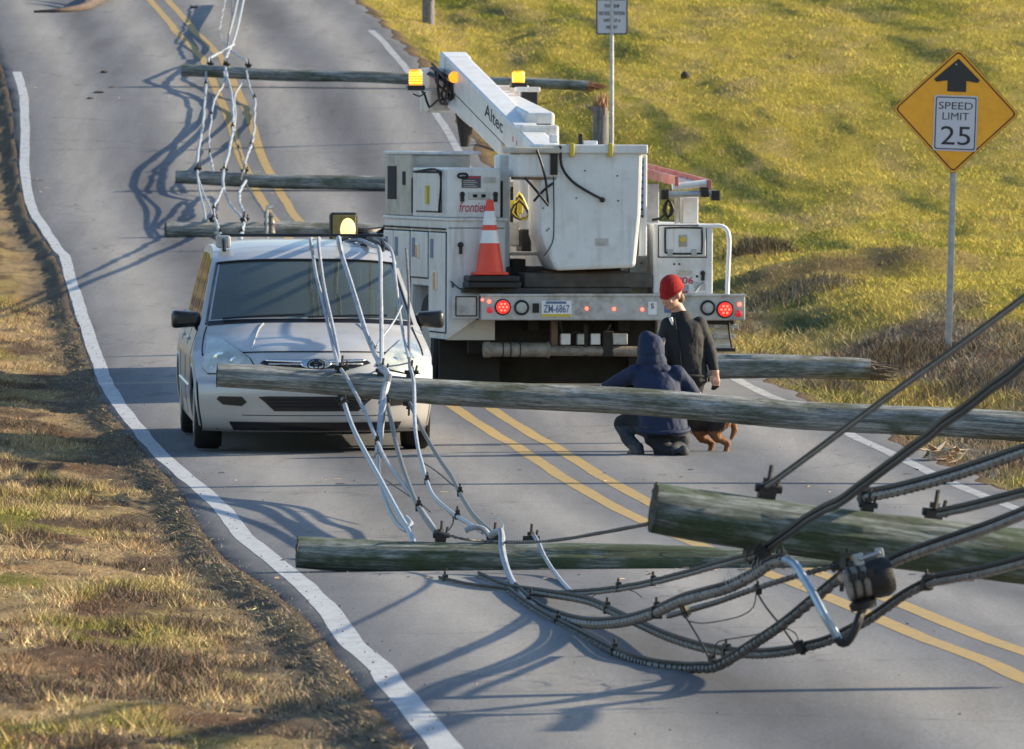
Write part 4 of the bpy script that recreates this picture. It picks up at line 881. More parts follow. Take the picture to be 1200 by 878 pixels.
# beam end on the left side carries the maker's lettering
bt = text('lettering', 'Altec', M['seam'], boom, (0,0,0), width=1.15, height=.13, bold=.012)
bt.matrix_local = q @ Matrix.Translation((.1242, Ln*.60, .02)) @ Matrix.Rotation(R(90),4,'Z') @ Matrix.Rotation(R(90),4,'X')
for sgn in (-1, 1):
    c = (q @ Vector((sgn*.1, 3, 0))); 
red2 = onboom('red_decal', M['red'], .122, .1238, Ln*.80, Ln*.85, -.02, .03)
lA = tl(562, 114, 103.2); lB = tl(633, 150, 98.2)
low, q2, L2 = beam('lower_boom', lA, lB, .28, .30, W2, .03)
bm = bmesh.new(); box(bm, -.1, .1, L2-.004, L2+.004, .02, .04, M=q2); mesh('slot_mark', bm, M['seam'], low)
# elbow
eb = bx('elbow_bracket', W1, T, -.10, .06, -.25, .25, -.30, .14, bevel=.02); eb.location = tl(508,96,102.4)
eb2 = bx('elbow_plate', M['alu'], T, -.16, .16, -.10, .12, -.12, .10, bevel=.02); eb2.location = tl(520,118,102.2)
for i in range(7):
    s = [tl(507+random.uniform(-6,8), 80+random.uniform(-6,8), 102.1), tl(518+random.uniform(-8,12), 98+random.uniform(-5,5), 101.7), tl(508+random.uniform(0,22), 112+random.uniform(-4,8), 101.8), tl(528+random.uniform(-8,10), 128+random.uniform(-8,4), 102.0)]
    path('hydraulic_hose', M['black'], T, s, .014)
path('hydraulic_hose', M['black'], T, [tl(489,100,102),tl(498,112,101.9),tl(503,126,101.9),tl(512,118,101.8),tl(522,117,101.8)], .012)
path('hydraulic_hose', M['black'], T, [tl(484,110,102),tl(492,113,102),tl(499,108,102)], .008)
bm = bmesh.new(); rod(bm, tl(528,118,102), tl(556,140,101.2), .07, 12, .085); mesh('tilt_cylinder', bm, W2, T, smooth=True)
bm = bmesh.new(); rod(bm, tl(545,133,101.6), tl(545,172,101.6), .10, 10, .045); mesh('hanging_tool_boot', bm, M['black'], T, smooth=True)
def beacon(loc, r, h, core=True):
    b = bx('beacon_base', M['black'], T, -r*1.3, r*1.3, -r, r, -.05, 0, bevel=.01); b.location = loc
    bm = bmesh.new(); lathe(bm, [(r,0),(r*1.02,h*.5),(r*.95,h*.9),(r*.8,h)], 18); mesh('beacon_lens', bm, M['amber'], b, smooth=True)
    for k in range(5): bm = bmesh.new(); lathe(bm, [(r*1.0,h*(.12+.16*k)),(r*1.07,h*(.15+.16*k)),(r*1.0,h*(.20+.16*k))], 18, cap=False); mesh('lens_rib', bm, M['amberhot'], b, smooth=True)
    return b
beacon(tl(487,100,101.8), .066, .155); beacon(tl(607.5,97,101.5), .062, .115)
bx('beacon_bracket', M['steel'], T, -.12,.2,-.03,.03,-.03,.0).location = tl(490,103,101.8)
c = bx('cab_guard', W1, T, -.30, .16, -.1, .4, -.16, .0, bevel=.02); c.location = tl(600,100,101.9)
c = bx('guard_light_box', M['black'], T, -.08, .08, -.05, .05, -.12, .0, bevel=.01); c.location = tl(620,108,101)
c = bx('guard_cap', W1, T, -.12, .12, -.06, .06, 0, .05, bevel=.01); c.location = tl(618,108,101)
sb = disc('amber_boom_disc', M['amber'], T, 0, 0, 0, .055, .05); sb.location = q @ Vector((.15, 1.1, .05))  # small emissive amber disc on the side of the boom
# bucket and its mount
bm = bmesh.new(); prof = [(tx(628),tz(176)),(tx(746),tz(174)),(tx(744),tz(250)),(tx(738),tz(313)),(tx(645),tz(317)),(tx(638),tz(303)),(tx(627),tz(276)),(tx(626),tz(225)),(tx(626),tz(200))]
prism(bm, prof[::-1], -.28, .40); bk = mesh('bucket', bm, W2, T, bevel=.035)
bx('bucket_lip', W2, bk, tx(627), tx(751), -.315, .45, tz(180), tz(169.5), bevel=.012)
bx('bucket_side_rib', W2, bk, tx(744), tx(753), -.20, .34, tz(300), tz(181), bevel=.012)
bx('side_slot', M['blue'], bk, tx(746), tx(748.5), -.212, -.2, tz(255), tz(185))
for k in range(9): bx('rib_hole', M['seam'], bk, tx(745), tx(748), -.215, -.205, tz(190+8*k), tz(188+8*k))
for px in (662,707): bx('rope_hook', M['yellow'], bk, tx(px)-.02, tx(px)+.02, -.335, -.28, tz(184), tz(168), bevel=.006)
for px, py in ((716,206),(678,200),(717,235),(668,232)): disc('bolt_head', M['seam'], bk, tx(px), -.281, tz(py), .008, .006, sides=8)
bx('scuffed_decal', M['alu'], bk, tx(690), tx(706), -.2815, -.28, tz(288), tz(279))
path('control_hose', M['black'], bk, [(tx(648),-.33,tz(171)),(tx(650),-.32,tz(195)),(tx(662),-.31,tz(212)),(tx(680),-.305,tz(224)),(tx(697),-.31,tz(233))], .013)
disc('hose_plug', M['black'], bk, tx(698), -.30, tz(234), .026, .03)
path('bucket_seam', M['seam'], bk, [(tx(641),-.284,tz(195)),(tx(642),-.284,tz(260)),(tx(640),-.284,tz(285)),(tx(630),-.284,tz(300))], .005)
mt = bx('bucket_mount', W1, T, tx(600), tx(648), -.30, .25, tz(208), tz(180), bevel=.02); bx('mount_cap', M['cream'], mt, tx(594), tx(650), -.34, .28, tz(180), tz(173), bevel=.012); bx('mount_foot', M['rust'], mt, tx(602), tx(645), -.28, .2, tz(211), tz(207.5))
bx('mount_gap', M['dark'], mt, tx(637), tx(645), -.33, -.29, tz(205), tz(180))
for a in ([(tx(620),-.36,tz(176)),(tx(626),-.38,tz(195)),(tx(631),-.36,tz(215)),(tx(634),-.33,tz(240))], [(tx(606),-.34,tz(208)),(tx(618),-.36,tz(222)),(tx(634),-.35,tz(241))], [(tx(640),-.3,tz(215)),(tx(628),-.33,tz(224)),(tx(618),-.3,tz(236))]): path('control_hose', M['black'], T, a, .012)
for px, py in ((629,244),(636,268),(634,270)): disc('bolt_head', M['seam'], T, tx(px), -.282, tz(py), .008, .006, sides=8)
g = bx('gauge', W1, T, tx(648)-.05, tx(648)+.02, -.1, -.02, tz(168), tz(158), bevel=.01)
bx('bucket_tool', M['dark_iron'], T, tx(675), tx(679), -.1, -.05, tz(170), tz(157)); bx('bucket_tool', W1, T, tx(680), tx(697), -.1, .1, tz(171), tz(165), bevel=.01)
# clutter between the towers
bx('back_wall', M['dark'], T, -.72, .69, L-.05, L, .96, 1.9)
for i, (px0, px1, py0, py1, mm, y) in enumerate(((607,628,262,290,'alu',.9),(628,640,270,296,'black',.8),(606,640,296,300,'cream',.3),(614,634,236,252,'yellow',1.0),(640,735,318,330,'rust',.1),(690,740,322,333,'plank',-.02),(606,622,304,323,'dark',.3))):
    bx('deck_gear', M[mm], T, tx(px0), tx(px1), y, y+.3, tz(py1), tz(py0), bevel=.01)
for k in range(4): path('coiled_rope', M['yellow'] if k % 2 else M['black'], T, [(tx(612+3*k),.7,tz(250)),(tx(622),.68,tz(236-3*k)),(tx(634),.7,tz(252)),(tx(624),.7,tz(258)),(tx(612+3*k),.7,tz(250))], .014)
# ladder rack on the right tower
ra = bx('ladder_panel', M['alu'], T, tx(756), tx(800), 1.2, 1.3, 1.62, tz(216), bevel=.01)
bx('ladder_post', W1, T, tx(806), tx(824), .25, .42, 1.62, tz(231), bevel=.01); bx('ladder_post', M['alu'], T, tx(797), tx(800), .2, .3, 1.62, tz(228))
M['rail'] = solid('faded_red_fibreglass', (.40,.08,.06), .6, c2=(.42,.24,.22), nscale=5)
for x0, z0 in ((tx(829),tz(216)),(tx(790),tz(212))): 
    bm = bmesh.new(); box(bm, x0-.018, x0+.018, -.1, 3.6, z0-.045, z0+.045)
    for v in bm.verts: v.co.z += .17*(v.co.y+.1)/3.7
    mesh('ladder_rail', bm, M['rail'], T, bevel=.004)
for k in range(12): bm = bmesh.new(); rod(bm, (tx(790),.05+.3*k,tz(213)+.014*k), (tx(829),.05+.3*k,tz(216)+.014*k), .018, 8); mesh('ladder_rung', bm, M['alu'], T)
bm = bmesh.new(); rod(bm, (tx(773),-.12,tz(228)), (tx(836),-.12,tz(226)), .030, 10); mesh('rack_bar', bm, M['steel'], T, smooth=True)
for px, py in ((775,228),(822,225),(835,229)): bx('rack_clamp', M['dark_iron'], T, tx(px)-.04, tx(px)+.04, -.17, -.07, tz(py)-.045, tz(py)+.05, bevel=.01)
bm = bmesh.new(); rod(bm, (tx(786),-.05,tz(219)), (tx(826),-.05,tz(214)), .034, 10); mesh('rack_bar', bm, W2, T, smooth=True)
for k in range(3): path('hanging_coil', M['black'], T, [(tx(785),.2,tz(236)),(tx(781)+.01*k,.2,tz(247)),(tx(787),.2,tz(254+k)),(tx(793)-.01*k,.2,tz(247)),(tx(789),.2,tz(236)),(tx(785),.2,tz(236))], .014)
path('hanging_coil', M['black'], T, [(tx(768),.2,tz(258)),(tx(778),.2,tz(256)),(tx(784),.2,tz(250))], .013)
path('grab_rail', M['reflective'], T, [(tx(818),.0,tz(265)),(tx(836),0,tz(264.5)),(tx(846),0,tz(265)),(tx(852),-.02,tz(271)),(tx(853.5),-.03,tz(285)),(tx(852),-.04,tz(320)),(tx(851),-.05,tz(346))], .022)
# ------------------------------------------------------------ traffic cone on the tailboard
cn = empty('traffic_cone', TM @ Vector((tx(570), -.155, 1.138)), (0,0,R(10)))
tag(cn, 'orange traffic cone with two white bands standing on the truck deck', 'cone')
bx('base', M['orange'], cn, -.155, .155, -.155, .155, 0, .03, bevel=.012)
def conep(name, z0, z1, m, gr=0):
    r = lambda z: .135-(z/.71)*.105+gr; bm = bmesh.new(); lathe(bm, [(r(z0),z0),(r(z1),z1)] if z1 < .7 else [(r(z0),z0),(r(.69),.69),(r(.7)*.7,.71)], 32, cap=z1 > .7); mesh(name, bm, m, cn, smooth=True)
conep('cone_body', .03, .71, M['orange']); conep('reflective_band', .30, .42, M['reflective'], .003); conep('reflective_band', .47, .60, M['reflective'], .003)
# ------------------------------------------------------------ silver van
VD = 85.5
VX = (371-600)*VD/F
Vn = empty('silver_van', (VX, VD, gzr(VX, VD)+.01), (R(2.2), 0, R(3.9)))
Vn.scale = (1.03, 1, .98)
tag(Vn, 'silver minivan facing the camera with cables draped over its roof and windscreen', 'van')
def vanpaint():
    m, t, b = newmat('silver_car_paint'); b.inputs['Metallic'].default_value = .2; b.inputs['Roughness'].default_value = .40; b.inputs['Coat Weight'].default_value = .45; b.inputs['Coat Roughness'].default_value = .06
    n = N(t, 'ShaderNodeTexNoise', Scale=3, Detail=7, Roughness=.7); t.links.new(coords(t, 'Object'), n.inputs[0])
    g_ = N(t, 'ShaderNodeSeparateXYZ'); t.links.new(coords(t, 'Object'), g_.inputs[0])
    r = ramp(t, n.outputs[0], [(.35, (.50,.51,.53)), (.7, (.42,.42,.43))]); 
    lo = ramp(t, g_.outputs[2], [(.15, 1.0), (.75, 0.0)]); c = mixc(t, mixc(t, .5, lo.outputs[0], mixc(t, 1, lo.outputs[0], n.outputs[0], 'MULTIPLY')), r.outputs[0], (.36,.32,.28))
    t.links.new(c, b.inputs['Base Color']); return m
M['van'] = vanpaint()
def glassmat():
    m, t, b = newmat('tinted_window_glass'); out = t.nodes['Material Output']
    tr = t.nodes.new('ShaderNodeBsdfTransparent'); tr.inputs[0].default_value = (.60,.70,.66,1)
    b.inputs['Base Color'].default_value = (.10,.13,.125,1); b.inputs['Roughness'].default_value = .04; b.inputs['Coat Weight'].default_value = 1; b.inputs['IOR'].default_value = 1.6  # grey-green base colour stands in for sky reflected in the glass
    n = N(t, 'ShaderNodeTexNoise', Scale=2.2, Detail=6, Roughness=.6); t.links.new(coords(t, 'Object'), n.inputs[0])
    t.links.new(ramp(t, n.outputs[0], [(.4,.03),(.7,.10)]).outputs[0], b.inputs['Roughness'])
    mx = t.nodes.new('ShaderNodeMixShader'); mx.inputs[0].default_value = .62
    t.links.new(tr.outputs[0], mx.inputs[1]); t.links.new(b.outputs[0], mx.inputs[2]); t.links.new(mx.outputs[0], out.inputs[0]); return m
M['glass'] = glassmat()
M['lampglass'] = solid('headlight_plastic', (.56,.60,.58), .12, coat=1.0, c2=(.24,.27,.26), nscale=6, bmp=.25, bscale=12)
M['trim'] = solid('black_trim', (.012,.012,.014), .35)
M['seat'] = solid('grey_seat_cloth', (.12,.12,.12), .9, c2=(.08,.08,.08))
# longitudinal profile (y back from the front, z) with transverse wrap c, drop d and exponents
prof = [ # y, z, setback at the side, drop at the side
 (.20,.17,.32,.0),(.10,.20,.34,.0),(.045,.27,.36,.0),(.03,.38,.38,.0),(.015,.50,.40,.0),(.02,.58,.42,.0),(.07,.605,.42,.01),(.10,.64,.44,.02),(.12,.70,.46,.03),(.15,.765,.50,.03),(.20,.825,.55,.045),(.32,.885,.52,.075),(.50,.935,.42,.10),(.72,.985,.30,.12),(.95,1.03,.20,.12),(1.10,1.06,.16,.11),
 (1.17,1.075,.16,.04),(1.32,1.17,.16,.03),(1.55,1.32,.16,.03),(1.80,1.465,.16,.035),(2.02,1.575,.14,.04),(2.10,1.612,.12,.045),(2.25,1.655,.10,.05),(2.6,1.70,.04,.05),(3.2,1.73,0,.05),(4.0,1.725,0,.05),(4.6,1.69,-.05,.05),(4.85,1.60,-.12,.05),(4.97,1.40,-.16,.03),(5.05,1.0,-.18,.0),(5.08,.55,-.18,.0),(5.05,.2,-.18,.0)]
def pint(s):       # smooth interpolation of the profile at parameter s in [0, n-1]
    i = min(int(s), len(prof)-2); t = s-i; p1, p2 = prof[i], prof[i+1]; p0 = prof[max(i-1,0)]; p3 = prof[min(i+2, len(prof)-1)]
    def h(a, b, c, d): 
        m1 = (c-a)/2; m2 = (d-b)/2; m1 = max(min(m1, abs(c-b)*1.5), -abs(c-b)*1.5); m2 = max(min(m2, abs(c-b)*1.5), -abs(c-b)*1.5)
        return (2*t**3-3*t*t+1)*b+(t**3-2*t*t+t)*m1+(-2*t**3+3*t*t)*c+(t**3-t*t)*m2
    return tuple(h(p0[k], p1[k], p2[k], p3[k]) for k in range(4))
def sidex(y, z):   # half width of the van
    w_ = .982
    if z < .55: w_ -= .05*((.55-z)/.4)**2
    if z > .78: w_ -= .085*min(1, (z-.78)/.28)**1.3
    if z > 1.03: w_ -= .165*((z-1.03)/.66)**1.1
    if y < .95: w_ -= .105*max(0, (.95-y)/.95)**1.8
    if y > 4.2: w_ -= .07*((y-4.2)/.85)**2
    return w_
def capv(s, t):
    y, z, c, d = pint(s); a = abs(t); z2 = z-d*a**3.2; y2 = y+c*a**2.6
    x = sidex(y2, z2)*t
    return Vector((x, y2, z2))
def facet_split():
    NS = (len(prof)-1)*4; NT = 48
    ss__ = [i*(len(prof)-1)/NS for i in range(NS+1)]; ts = [-1+2*j/NT for j in range(NT+1)]
    return [[capv(s, t) for t in ts] for s in ss__], ss__, ts
G, sv, tv = facet_split()
def emit(name, G, keep, m, parent, off=0, thick=0):
    idx = {}; V = []; Fc = []
    for i in range(len(G)-1):
        for j in range(len(G[0])-1):
            if not keep(i, j): continue
            q_ = []
            for (a, b) in ((i,j),(i,j+1),(i+1,j+1),(i+1,j)):
                if (a,b) not in idx: idx[(a,b)] = len(V); V.append(G[a][b])
                q_.append(idx[(a,b)])
            Fc.append(q_)
    o = pydata(name, V, Fc, m, parent, smooth=True)
    if thick: s_ = o.modifiers.new('thickness', 'SOLIDIFY'); s_.thickness = thick; s_.offset = -1
    return o
WS0, WS1 = 16.3, 20.2
isws = lambda i, j: WS0 <= sv[i] < WS1 and abs((tv[j]+tv[j+1])/2) < .935
ishood = lambda i, j: 10.5 <= sv[i] < 15.9
emit('bonnet', G, lambda i, j: ishood(i,j) and abs((tv[j]+tv[j+1])/2) < .93, M['van'], Vn)
emit('body_shell', G, lambda i, j: not isws(i,j) and not (ishood(i,j) and abs((tv[j]+tv[j+1])/2) < .93), M['van'], Vn)
emit('windscreen', G, isws, M['glass'], Vn)
# sides: from the cap edge down to the sill, arches and windows let out
edge = [capv(sv[i], 1) for i in range(len(sv))]
iy = [i for i in range(len(sv)) if sv[i] >= 4.0 and sv[i] <= 28.5]
ytop = sorted([(edge[i].y, edge[i].z) for i in iy]); Y_, Z_ = np.array([a for a, b in ytop]), np.array([b for a, b in ytop])
wheels_y = (.94, 3.97); RA = .385; RZ = .33
def side(sx):
    ys = np.linspace(edge[0].y+.0, 4.93, 170); G2 = []
    front = sorted([(edge[i].z, edge[i].y) for i in range(len(sv)) if sv[i] <= 11]); fz = np.array([a for a,b in front]); fy = np.array([b for a,b in front])
    for u in np.linspace(0, 1, 46):
        row = []
        for y in ys:
            zt_ = float(np.interp(y, Y_, Z_)); z0 = .20
            z = z0+(zt_-z0)*u; yy = y
            lim = float(np.interp(z, fz, fy)); yy = max(y, lim) if y < .75 else y
            for wy in wheels_y:
                d = math.hypot(yy-wy, z-RZ)
                if RA-.03 < d < RA+.03: k_ = RA/d; yy = wy+(yy-wy)*k_; z = RZ+(z-RZ)*k_
            row.append(Vector((sx*sidex(yy, z), yy, z)))
        G2.append(row)
    def info(i, j):
        c = (G2[i][j]+G2[i+1][j+1])/2; return c
    arch = lambda i, j: any(math.hypot(info(i,j).y-wy, info(i,j).z-RZ) < RA-.002 for wy in wheels_y)
    def win(i, j):
        c = info(i, j); z0 = 1.03+.02*(c.y-1.4); top = float(np.interp(c.y, Y_, Z_))-.07
        return 1.42 < c.y < 4.7 and z0 < c.z < top and not any(abs(c.y-p) < .045 for p in (2.35, 3.45)) and not (c.y < 1.62 and c.z > 1.2)
    o1 = emit('side_panel', G2, lambda i,j: not arch(i,j) and not win(i,j), M['van'], Vn)
    o2 = emit('side_window', G2, win, M['glass'], Vn)
    for nm, yy0, z0, z1 in (('door_gap',1.28,.25,1.02),('door_gap',2.38,.25,1.60),('door_gap',3.50,.25,1.60)):
        bm = bmesh.new(); tube(bm, [Vector((sx*(sidex(yy0,z)+.001), yy0, z)) for z in np.linspace(z0,z1,12)], .0025, 4); mesh(nm, bm, M['seam'], Vn)
    bm = bmesh.new(); tube(bm, [Vector((sx*(sidex(y,1.0)+.003), y, 1.005+.02*(y-1.4))) for y in np.linspace(1.3,4.7,20)], .010, 5); mesh('belt_trim', bm, M['trim'], Vn)
    bm = bmesh.new(); tube(bm, [Vector((sx*(sidex(y,.52)+.004), y, .52)) for y in np.linspace(1.4,3.5,14)], .014, 5); mesh('side_moulding', bm, M['van'], Vn)
    for wy in wheels_y:
        bm = bmesh.new(); pts = [Vector((sx*(sidex(wy+RA*math.cos(a), RZ+RA*math.sin(a))-.003), wy+RA*math.cos(a), RZ+RA*math.sin(a))) for a in np.linspace(-.3, math.pi+.3, 26)]
        tube(bm, pts, .012, 5); mesh('arch_lip', bm, M['van'], Vn, smooth=True)
        bm = bmesh.new()
        A_ = [bm.verts.new(p) for p in pts]; B_ = [bm.verts.new(Vector((sx*.55, p.y, p.z))) for p in pts]
        for k_ in range(len(pts)-1): bm.faces.new((A_[k_], A_[k_+1], B_[k_+1], B_[k_]))
        mesh('arch_liner', bm, M['trim'], Vn)
    bm = bmesh.new(); box(bm, min(sx*.80,sx*.84), max(sx*.80,sx*.84), 1.9, 2.0, 1.1, 1.2)
    bm.free()
    for yy0 in (2.2, 3.3):
        bm = bmesh.new(); x0 = sx*(sidex(yy0,.9)+.012); box(bm, x0-.012, x0+.012, yy0-.10, yy0+.10, .89, .92); mesh('door_handle', bm, M['van'], Vn, bevel=.008)
for sx in (-1, 1): side(sx)
bx('floor_pan', M['trim'], Vn, -.80, .80, .35, 4.8, .19, .30); bx('inner_bulkhead', M['trim'], Vn, -.58, .58, .62, 1.3, .28, .80); bx('axle', M['dark'], Vn, -.6, .6, .88, .98, .20, .28)
for x, y in ((-.85,.94),(.85,.94),(-.85,3.97),(.85,3.97)): 
    o = wheel(x, y, .335, .22, Vn); o.location.z = -.035
# cabin
bx('dashboard', M['trim'], Vn, -.72, .72, 1.25, 1.75, .85, 1.05, bevel=.04)
for x in (-.38, .38):
    st = bx('front_seat', M['seat'], Vn, x-.25, x+.25, 2.25, 2.85, .45, .72, bevel=.06); bx('seat_back', M['seat'], st, x-.24, x+.24, 2.75, 2.92, .70, 1.30, bevel=.06); bx('head_rest', M['seat'], st, x-.13, x+.13, 2.80, 2.90, 1.32, 1.50, bevel=.04)
for x in (-.40, .40): bx('rear_seat', M['seat'], Vn, x-.3, x+.3, 3.6, 3.8, .5, 1.28, bevel=.06)
sw = ringp('steering_wheel', M['trim'], Vn, .38, 1.95, 1.02, .18, .016); bx('wheel_hub', M['trim'], sw, .33, .43, 1.93, 1.97, .97, 1.06, bevel=.02); bx('wheel_spoke', M['trim'], sw, .21, .55, 1.945, 1.965, 1.0, 1.02)
bx('rear_view_mirror', M['trim'], Vn, -.11, .11, 1.93, 1.97, 1.42, 1.48, bevel=.015)
bx('dash_paper', M['reflective'], Vn, -.42, -.24, 1.45, 1.60, 1.055, 1.075, bevel=.01); bx('dash_paper', M['yellow'], Vn, .50, .60, 1.40, 1.46, 1.055, 1.09)
# pieces projected on to the nose
bmn = bmesh.new()
gv = [[bmn.verts.new(G[i][j]) for j in range(len(tv))] for i in range(len(sv))]
for i in range(len(sv)-1):
    for j in range(len(tv)-1): bmn.faces.new((gv[i][j], gv[i][j+1], gv[i+1][j+1], gv[i+1][j]))
bmn.normal_update(); bvh = BVHTree.FromBMesh(bmn); bmn.free()
def onnose(x, z, off=.004):
    h = bvh.ray_cast(Vector((x, -1, z)), Vector((0, 1, 0)))
    if h[0] is None: return Vector((x, .5, z))
    n = h[1] if h[1].y < 0 else -h[1]
    return h[0]+n*off
def patch(name, poly, m, parent=Vn, off=.004, step=.02, thick=.0, mirror=False):
    if mirror: poly = [(-x, z) for x, z in poly][::-1]
    P2 = []; n = len(poly)
    for i in range(n):
        a, b = Vector(poly[i]), Vector(poly[(i+1) % n]); k_ = max(1, int((b-a).length/step))
        for q_ in range(k_): P2.append(a.lerp(b, q_/k_))
    E = [(i, (i+1) % len(P2)) for i in range(len(P2))]; nb = len(P2)
    xs = [p.x for p in P2]; zs = [p.y for p in P2]
    for gx in np.arange(min(xs), max(xs), step):
        for gz_ in np.arange(min(zs), max(zs), step):
            c_ = False; jn = nb-1
            for i_ in range(nb):
                if (P2[i_].y > gz_) != (P2[jn].y > gz_) and gx < (P2[jn].x-P2[i_].x)*(gz_-P2[i_].y)/(P2[jn].y-P2[i_].y)+P2[i_].x: c_ = not c_
                jn = i_
            if c_: P2.append(Vector((gx, gz_)))
    r_ = delaunay_2d_cdt(P2, E, [], 1, 1e-5); vv = [onnose(v.x, v.y, off) for v in r_[0]]
    o = pydata(name, vv, [list(f) for f in r_[2]], m, parent, smooth=True)
    if thick: s_ = o.modifiers.new('thickness', 'SOLIDIFY'); s_.thickness = thick; s_.offset = 0
    return o
hl = [(.50,.735),(.60,.70),(.74,.665),(.86,.66),(.90,.70),(.885,.80),(.855,.90),(.80,.935),(.72,.925),(.62,.86),(.53,.79)]
hlo = [(.492,.735),(.60,.694),(.74,.659),(.863,.653),(.906,.70),(.892,.80),(.861,.905),(.80,.942),(.716,.932),(.616,.866),(.523,.795)]
for mir in (False, True):
    rim_ = patch('headlight_surround', hlo, M['seam'], off=.003, mirror=mir); h_ = patch('headlight', hl, M['lampglass'], off=.014, mirror=mir)
    sx = -1 if mir else 1
    for (x, z, r_) in ((.77,.80,.055),(.655,.775,.042),(.82,.71,.030)):
        p = onnose(sx*x, z, -.012); bm = bmesh.new(); lathe(bm, [(r_,0),(r_*.95,.010),(r_*.55,.014),(r_*.5,.006)], 20, Matrix.Translation(p+Vector((0,0,0))) @ MY); mesh('lamp_bowl', bm, M['chrome'], h_, smooth=True)
    patch('fog_lamp_recess', [(.56,.43),(.60,.395),(.75,.405),(.80,.45),(.78,.475),(.60,.475)], M['trim'], mirror=mir)
gr = patch('grille', [(-.45,.755),(-.30,.715),(.30,.715),(.45,.755),(.42,.778),(.15,.765),(-.15,.765),(-.42,.778)], M['trim'], off=.006)
patch('grille_bar', [(-.38,.742),(.38,.742),(.38,.752),(-.38,.752)], M['van'], gr, off=.012, thick=.012); patch('grille_bar', [(-.40,.770),(-.15,.760),(.15,.760),(.40,.770),(.40,.785),(-.40,.785)], M['chrome'], gr, off=.012, thick=.006)
bd = patch('badge_plinth', rpoly2 if False else [(.125*math.cos(a), .748+.042*math.sin(a)) for a in np.linspace(0,2*math.pi,24)[:-1]], M['chrome'], off=.018, thick=.01)
for (cx, cz, rx, rz) in ((0,.748,.070,.046),(0,.758,.046,.018),(0,.748,.020,.042)):
    bm = bmesh.new(); tube(bm, [Vector((cx+rx*math.cos(a), onnose(0,.748).y-.034, cz+rz*math.sin(a))) for a in np.linspace(0,2*math.pi,25)], .006, 6, False); mesh('emblem_ellipse', bm, M['seam'], bd, smooth=True)
lw = patch('lower_intake', [(-.47,.475),(-.42,.435),(-.34,.355),(.34,.355),(.42,.435),(.47,.475),(.40,.482),(-.40,.482)], M['trim'], off=.004)
for z in (.39,.42,.45): patch('intake_slat', [(-.36-(z-.39)*.8,z),(.36+(z-.39)*.8,z),(.36+(z-.39)*.8,z+.007),(-.36-(z-.39)*.8,z+.007)], M['seam'], lw, off=.010, thick=.008)
patch('chin_spoiler', [(-.70,.262),(-.66,.19),(.66,.19),(.70,.262)], M['trim'], off=.006)
patch('bumper_seam', [(-.80,.602),(.80,.602),(.80,.609),(-.80,.609)], M['seam'], off=.003)
patch('bumper_groove', [(-.60,.315),(.60,.315),(.60,.321),(-.60,.321)], M['seam'], off=.003)
# bonnet shut line, wipers, cowl
def surf(s, t, off=.004):
    p = capv(s, t); a = capv(s+.05, t)-p; b = capv(s, min(t+.02, 1) if t < .98 else t-.02)-p; n = a.cross(b)
    n.normalize(); n = n if n.z > 0 else -n
    return p+n*off
bm = bmesh.new(); tube(bm, [surf(10.5+5.3*k/30, -.93) for k in range(31)], .005, 4); tube(bm, [surf(10.5+5.3*k/30, .93) for k in range(31)], .005, 4); tube(bm, [surf(10.45, -.93+1.86*k/40) for k in range(41)], .006, 4); mesh('bonnet_shut_line', bm, M['seam'], Vn)
bm = bmesh.new(); tube(bm, [surf(11+4.6*k/20, -.55+.12*k/20, .002) for k in range(21)], .007, 5); mesh('bonnet_crease', bm, M['van'], Vn, smooth=True)
bm = bmesh.new(); tube(bm, [surf(11+4.6*k/20, .55-.12*k/20, .002) for k in range(21)], .007, 5); mesh('bonnet_crease', bm, M['van'], Vn, smooth=True)
G3 = [[surf(15.9+.5*a/3, -.93+1.86*b/40, .004) for b in range(41)] for a in range(4)]; emit('cowl_panel', G3, lambda i,j: True, M['trim'], Vn)
for x0, x1 in ((-.80,-.05),(-.02,.72)):
    bm = bmesh.new(); tube(bm, [surf(16.38+.22*k/12, x0+(x1-x0)*k/12, .02) for k in range(13)], .010, 5); mesh('wiper', bm, M['trim'], Vn)
for t0 in (-.945, .945):
    bm = bmesh.new(); tube(bm, [surf(16.1+4.2*k/24, t0, .004) for k in range(25)], .011, 5); mesh('windscreen_trim', bm, M['trim'], Vn)
bm = bmesh.new(); tube(bm, [surf(20.25, -.94+1.88*k/30, .004) for k in range(31)], .012, 5); mesh('windscreen_trim', bm, M['trim'], Vn)
# roof rails and bar
for sx in (-1, 1):
    bm = bmesh.new(); pts = [Vector((sx*.66, y, z)) for y, z in ((2.35,1.66),(2.42,1.735),(2.6,1.755),(3.4,1.775),(4.2,1.765),(4.4,1.72))]; tube(bm, cr(pts, .08), .018, 7); mesh('roof_rail', bm, M['trim'], Vn, smooth=True)
bm = bmesh.new(); rod(bm, (-.68,2.6,1.79), (.68,2.6,1.79), .014, 8); mesh('roof_bar', bm, M['trim'], Vn)
bx('rail_foot', M['alu'], Vn, -.72, -.60, 2.5, 2.64, 1.68, 1.79, bevel=.02)
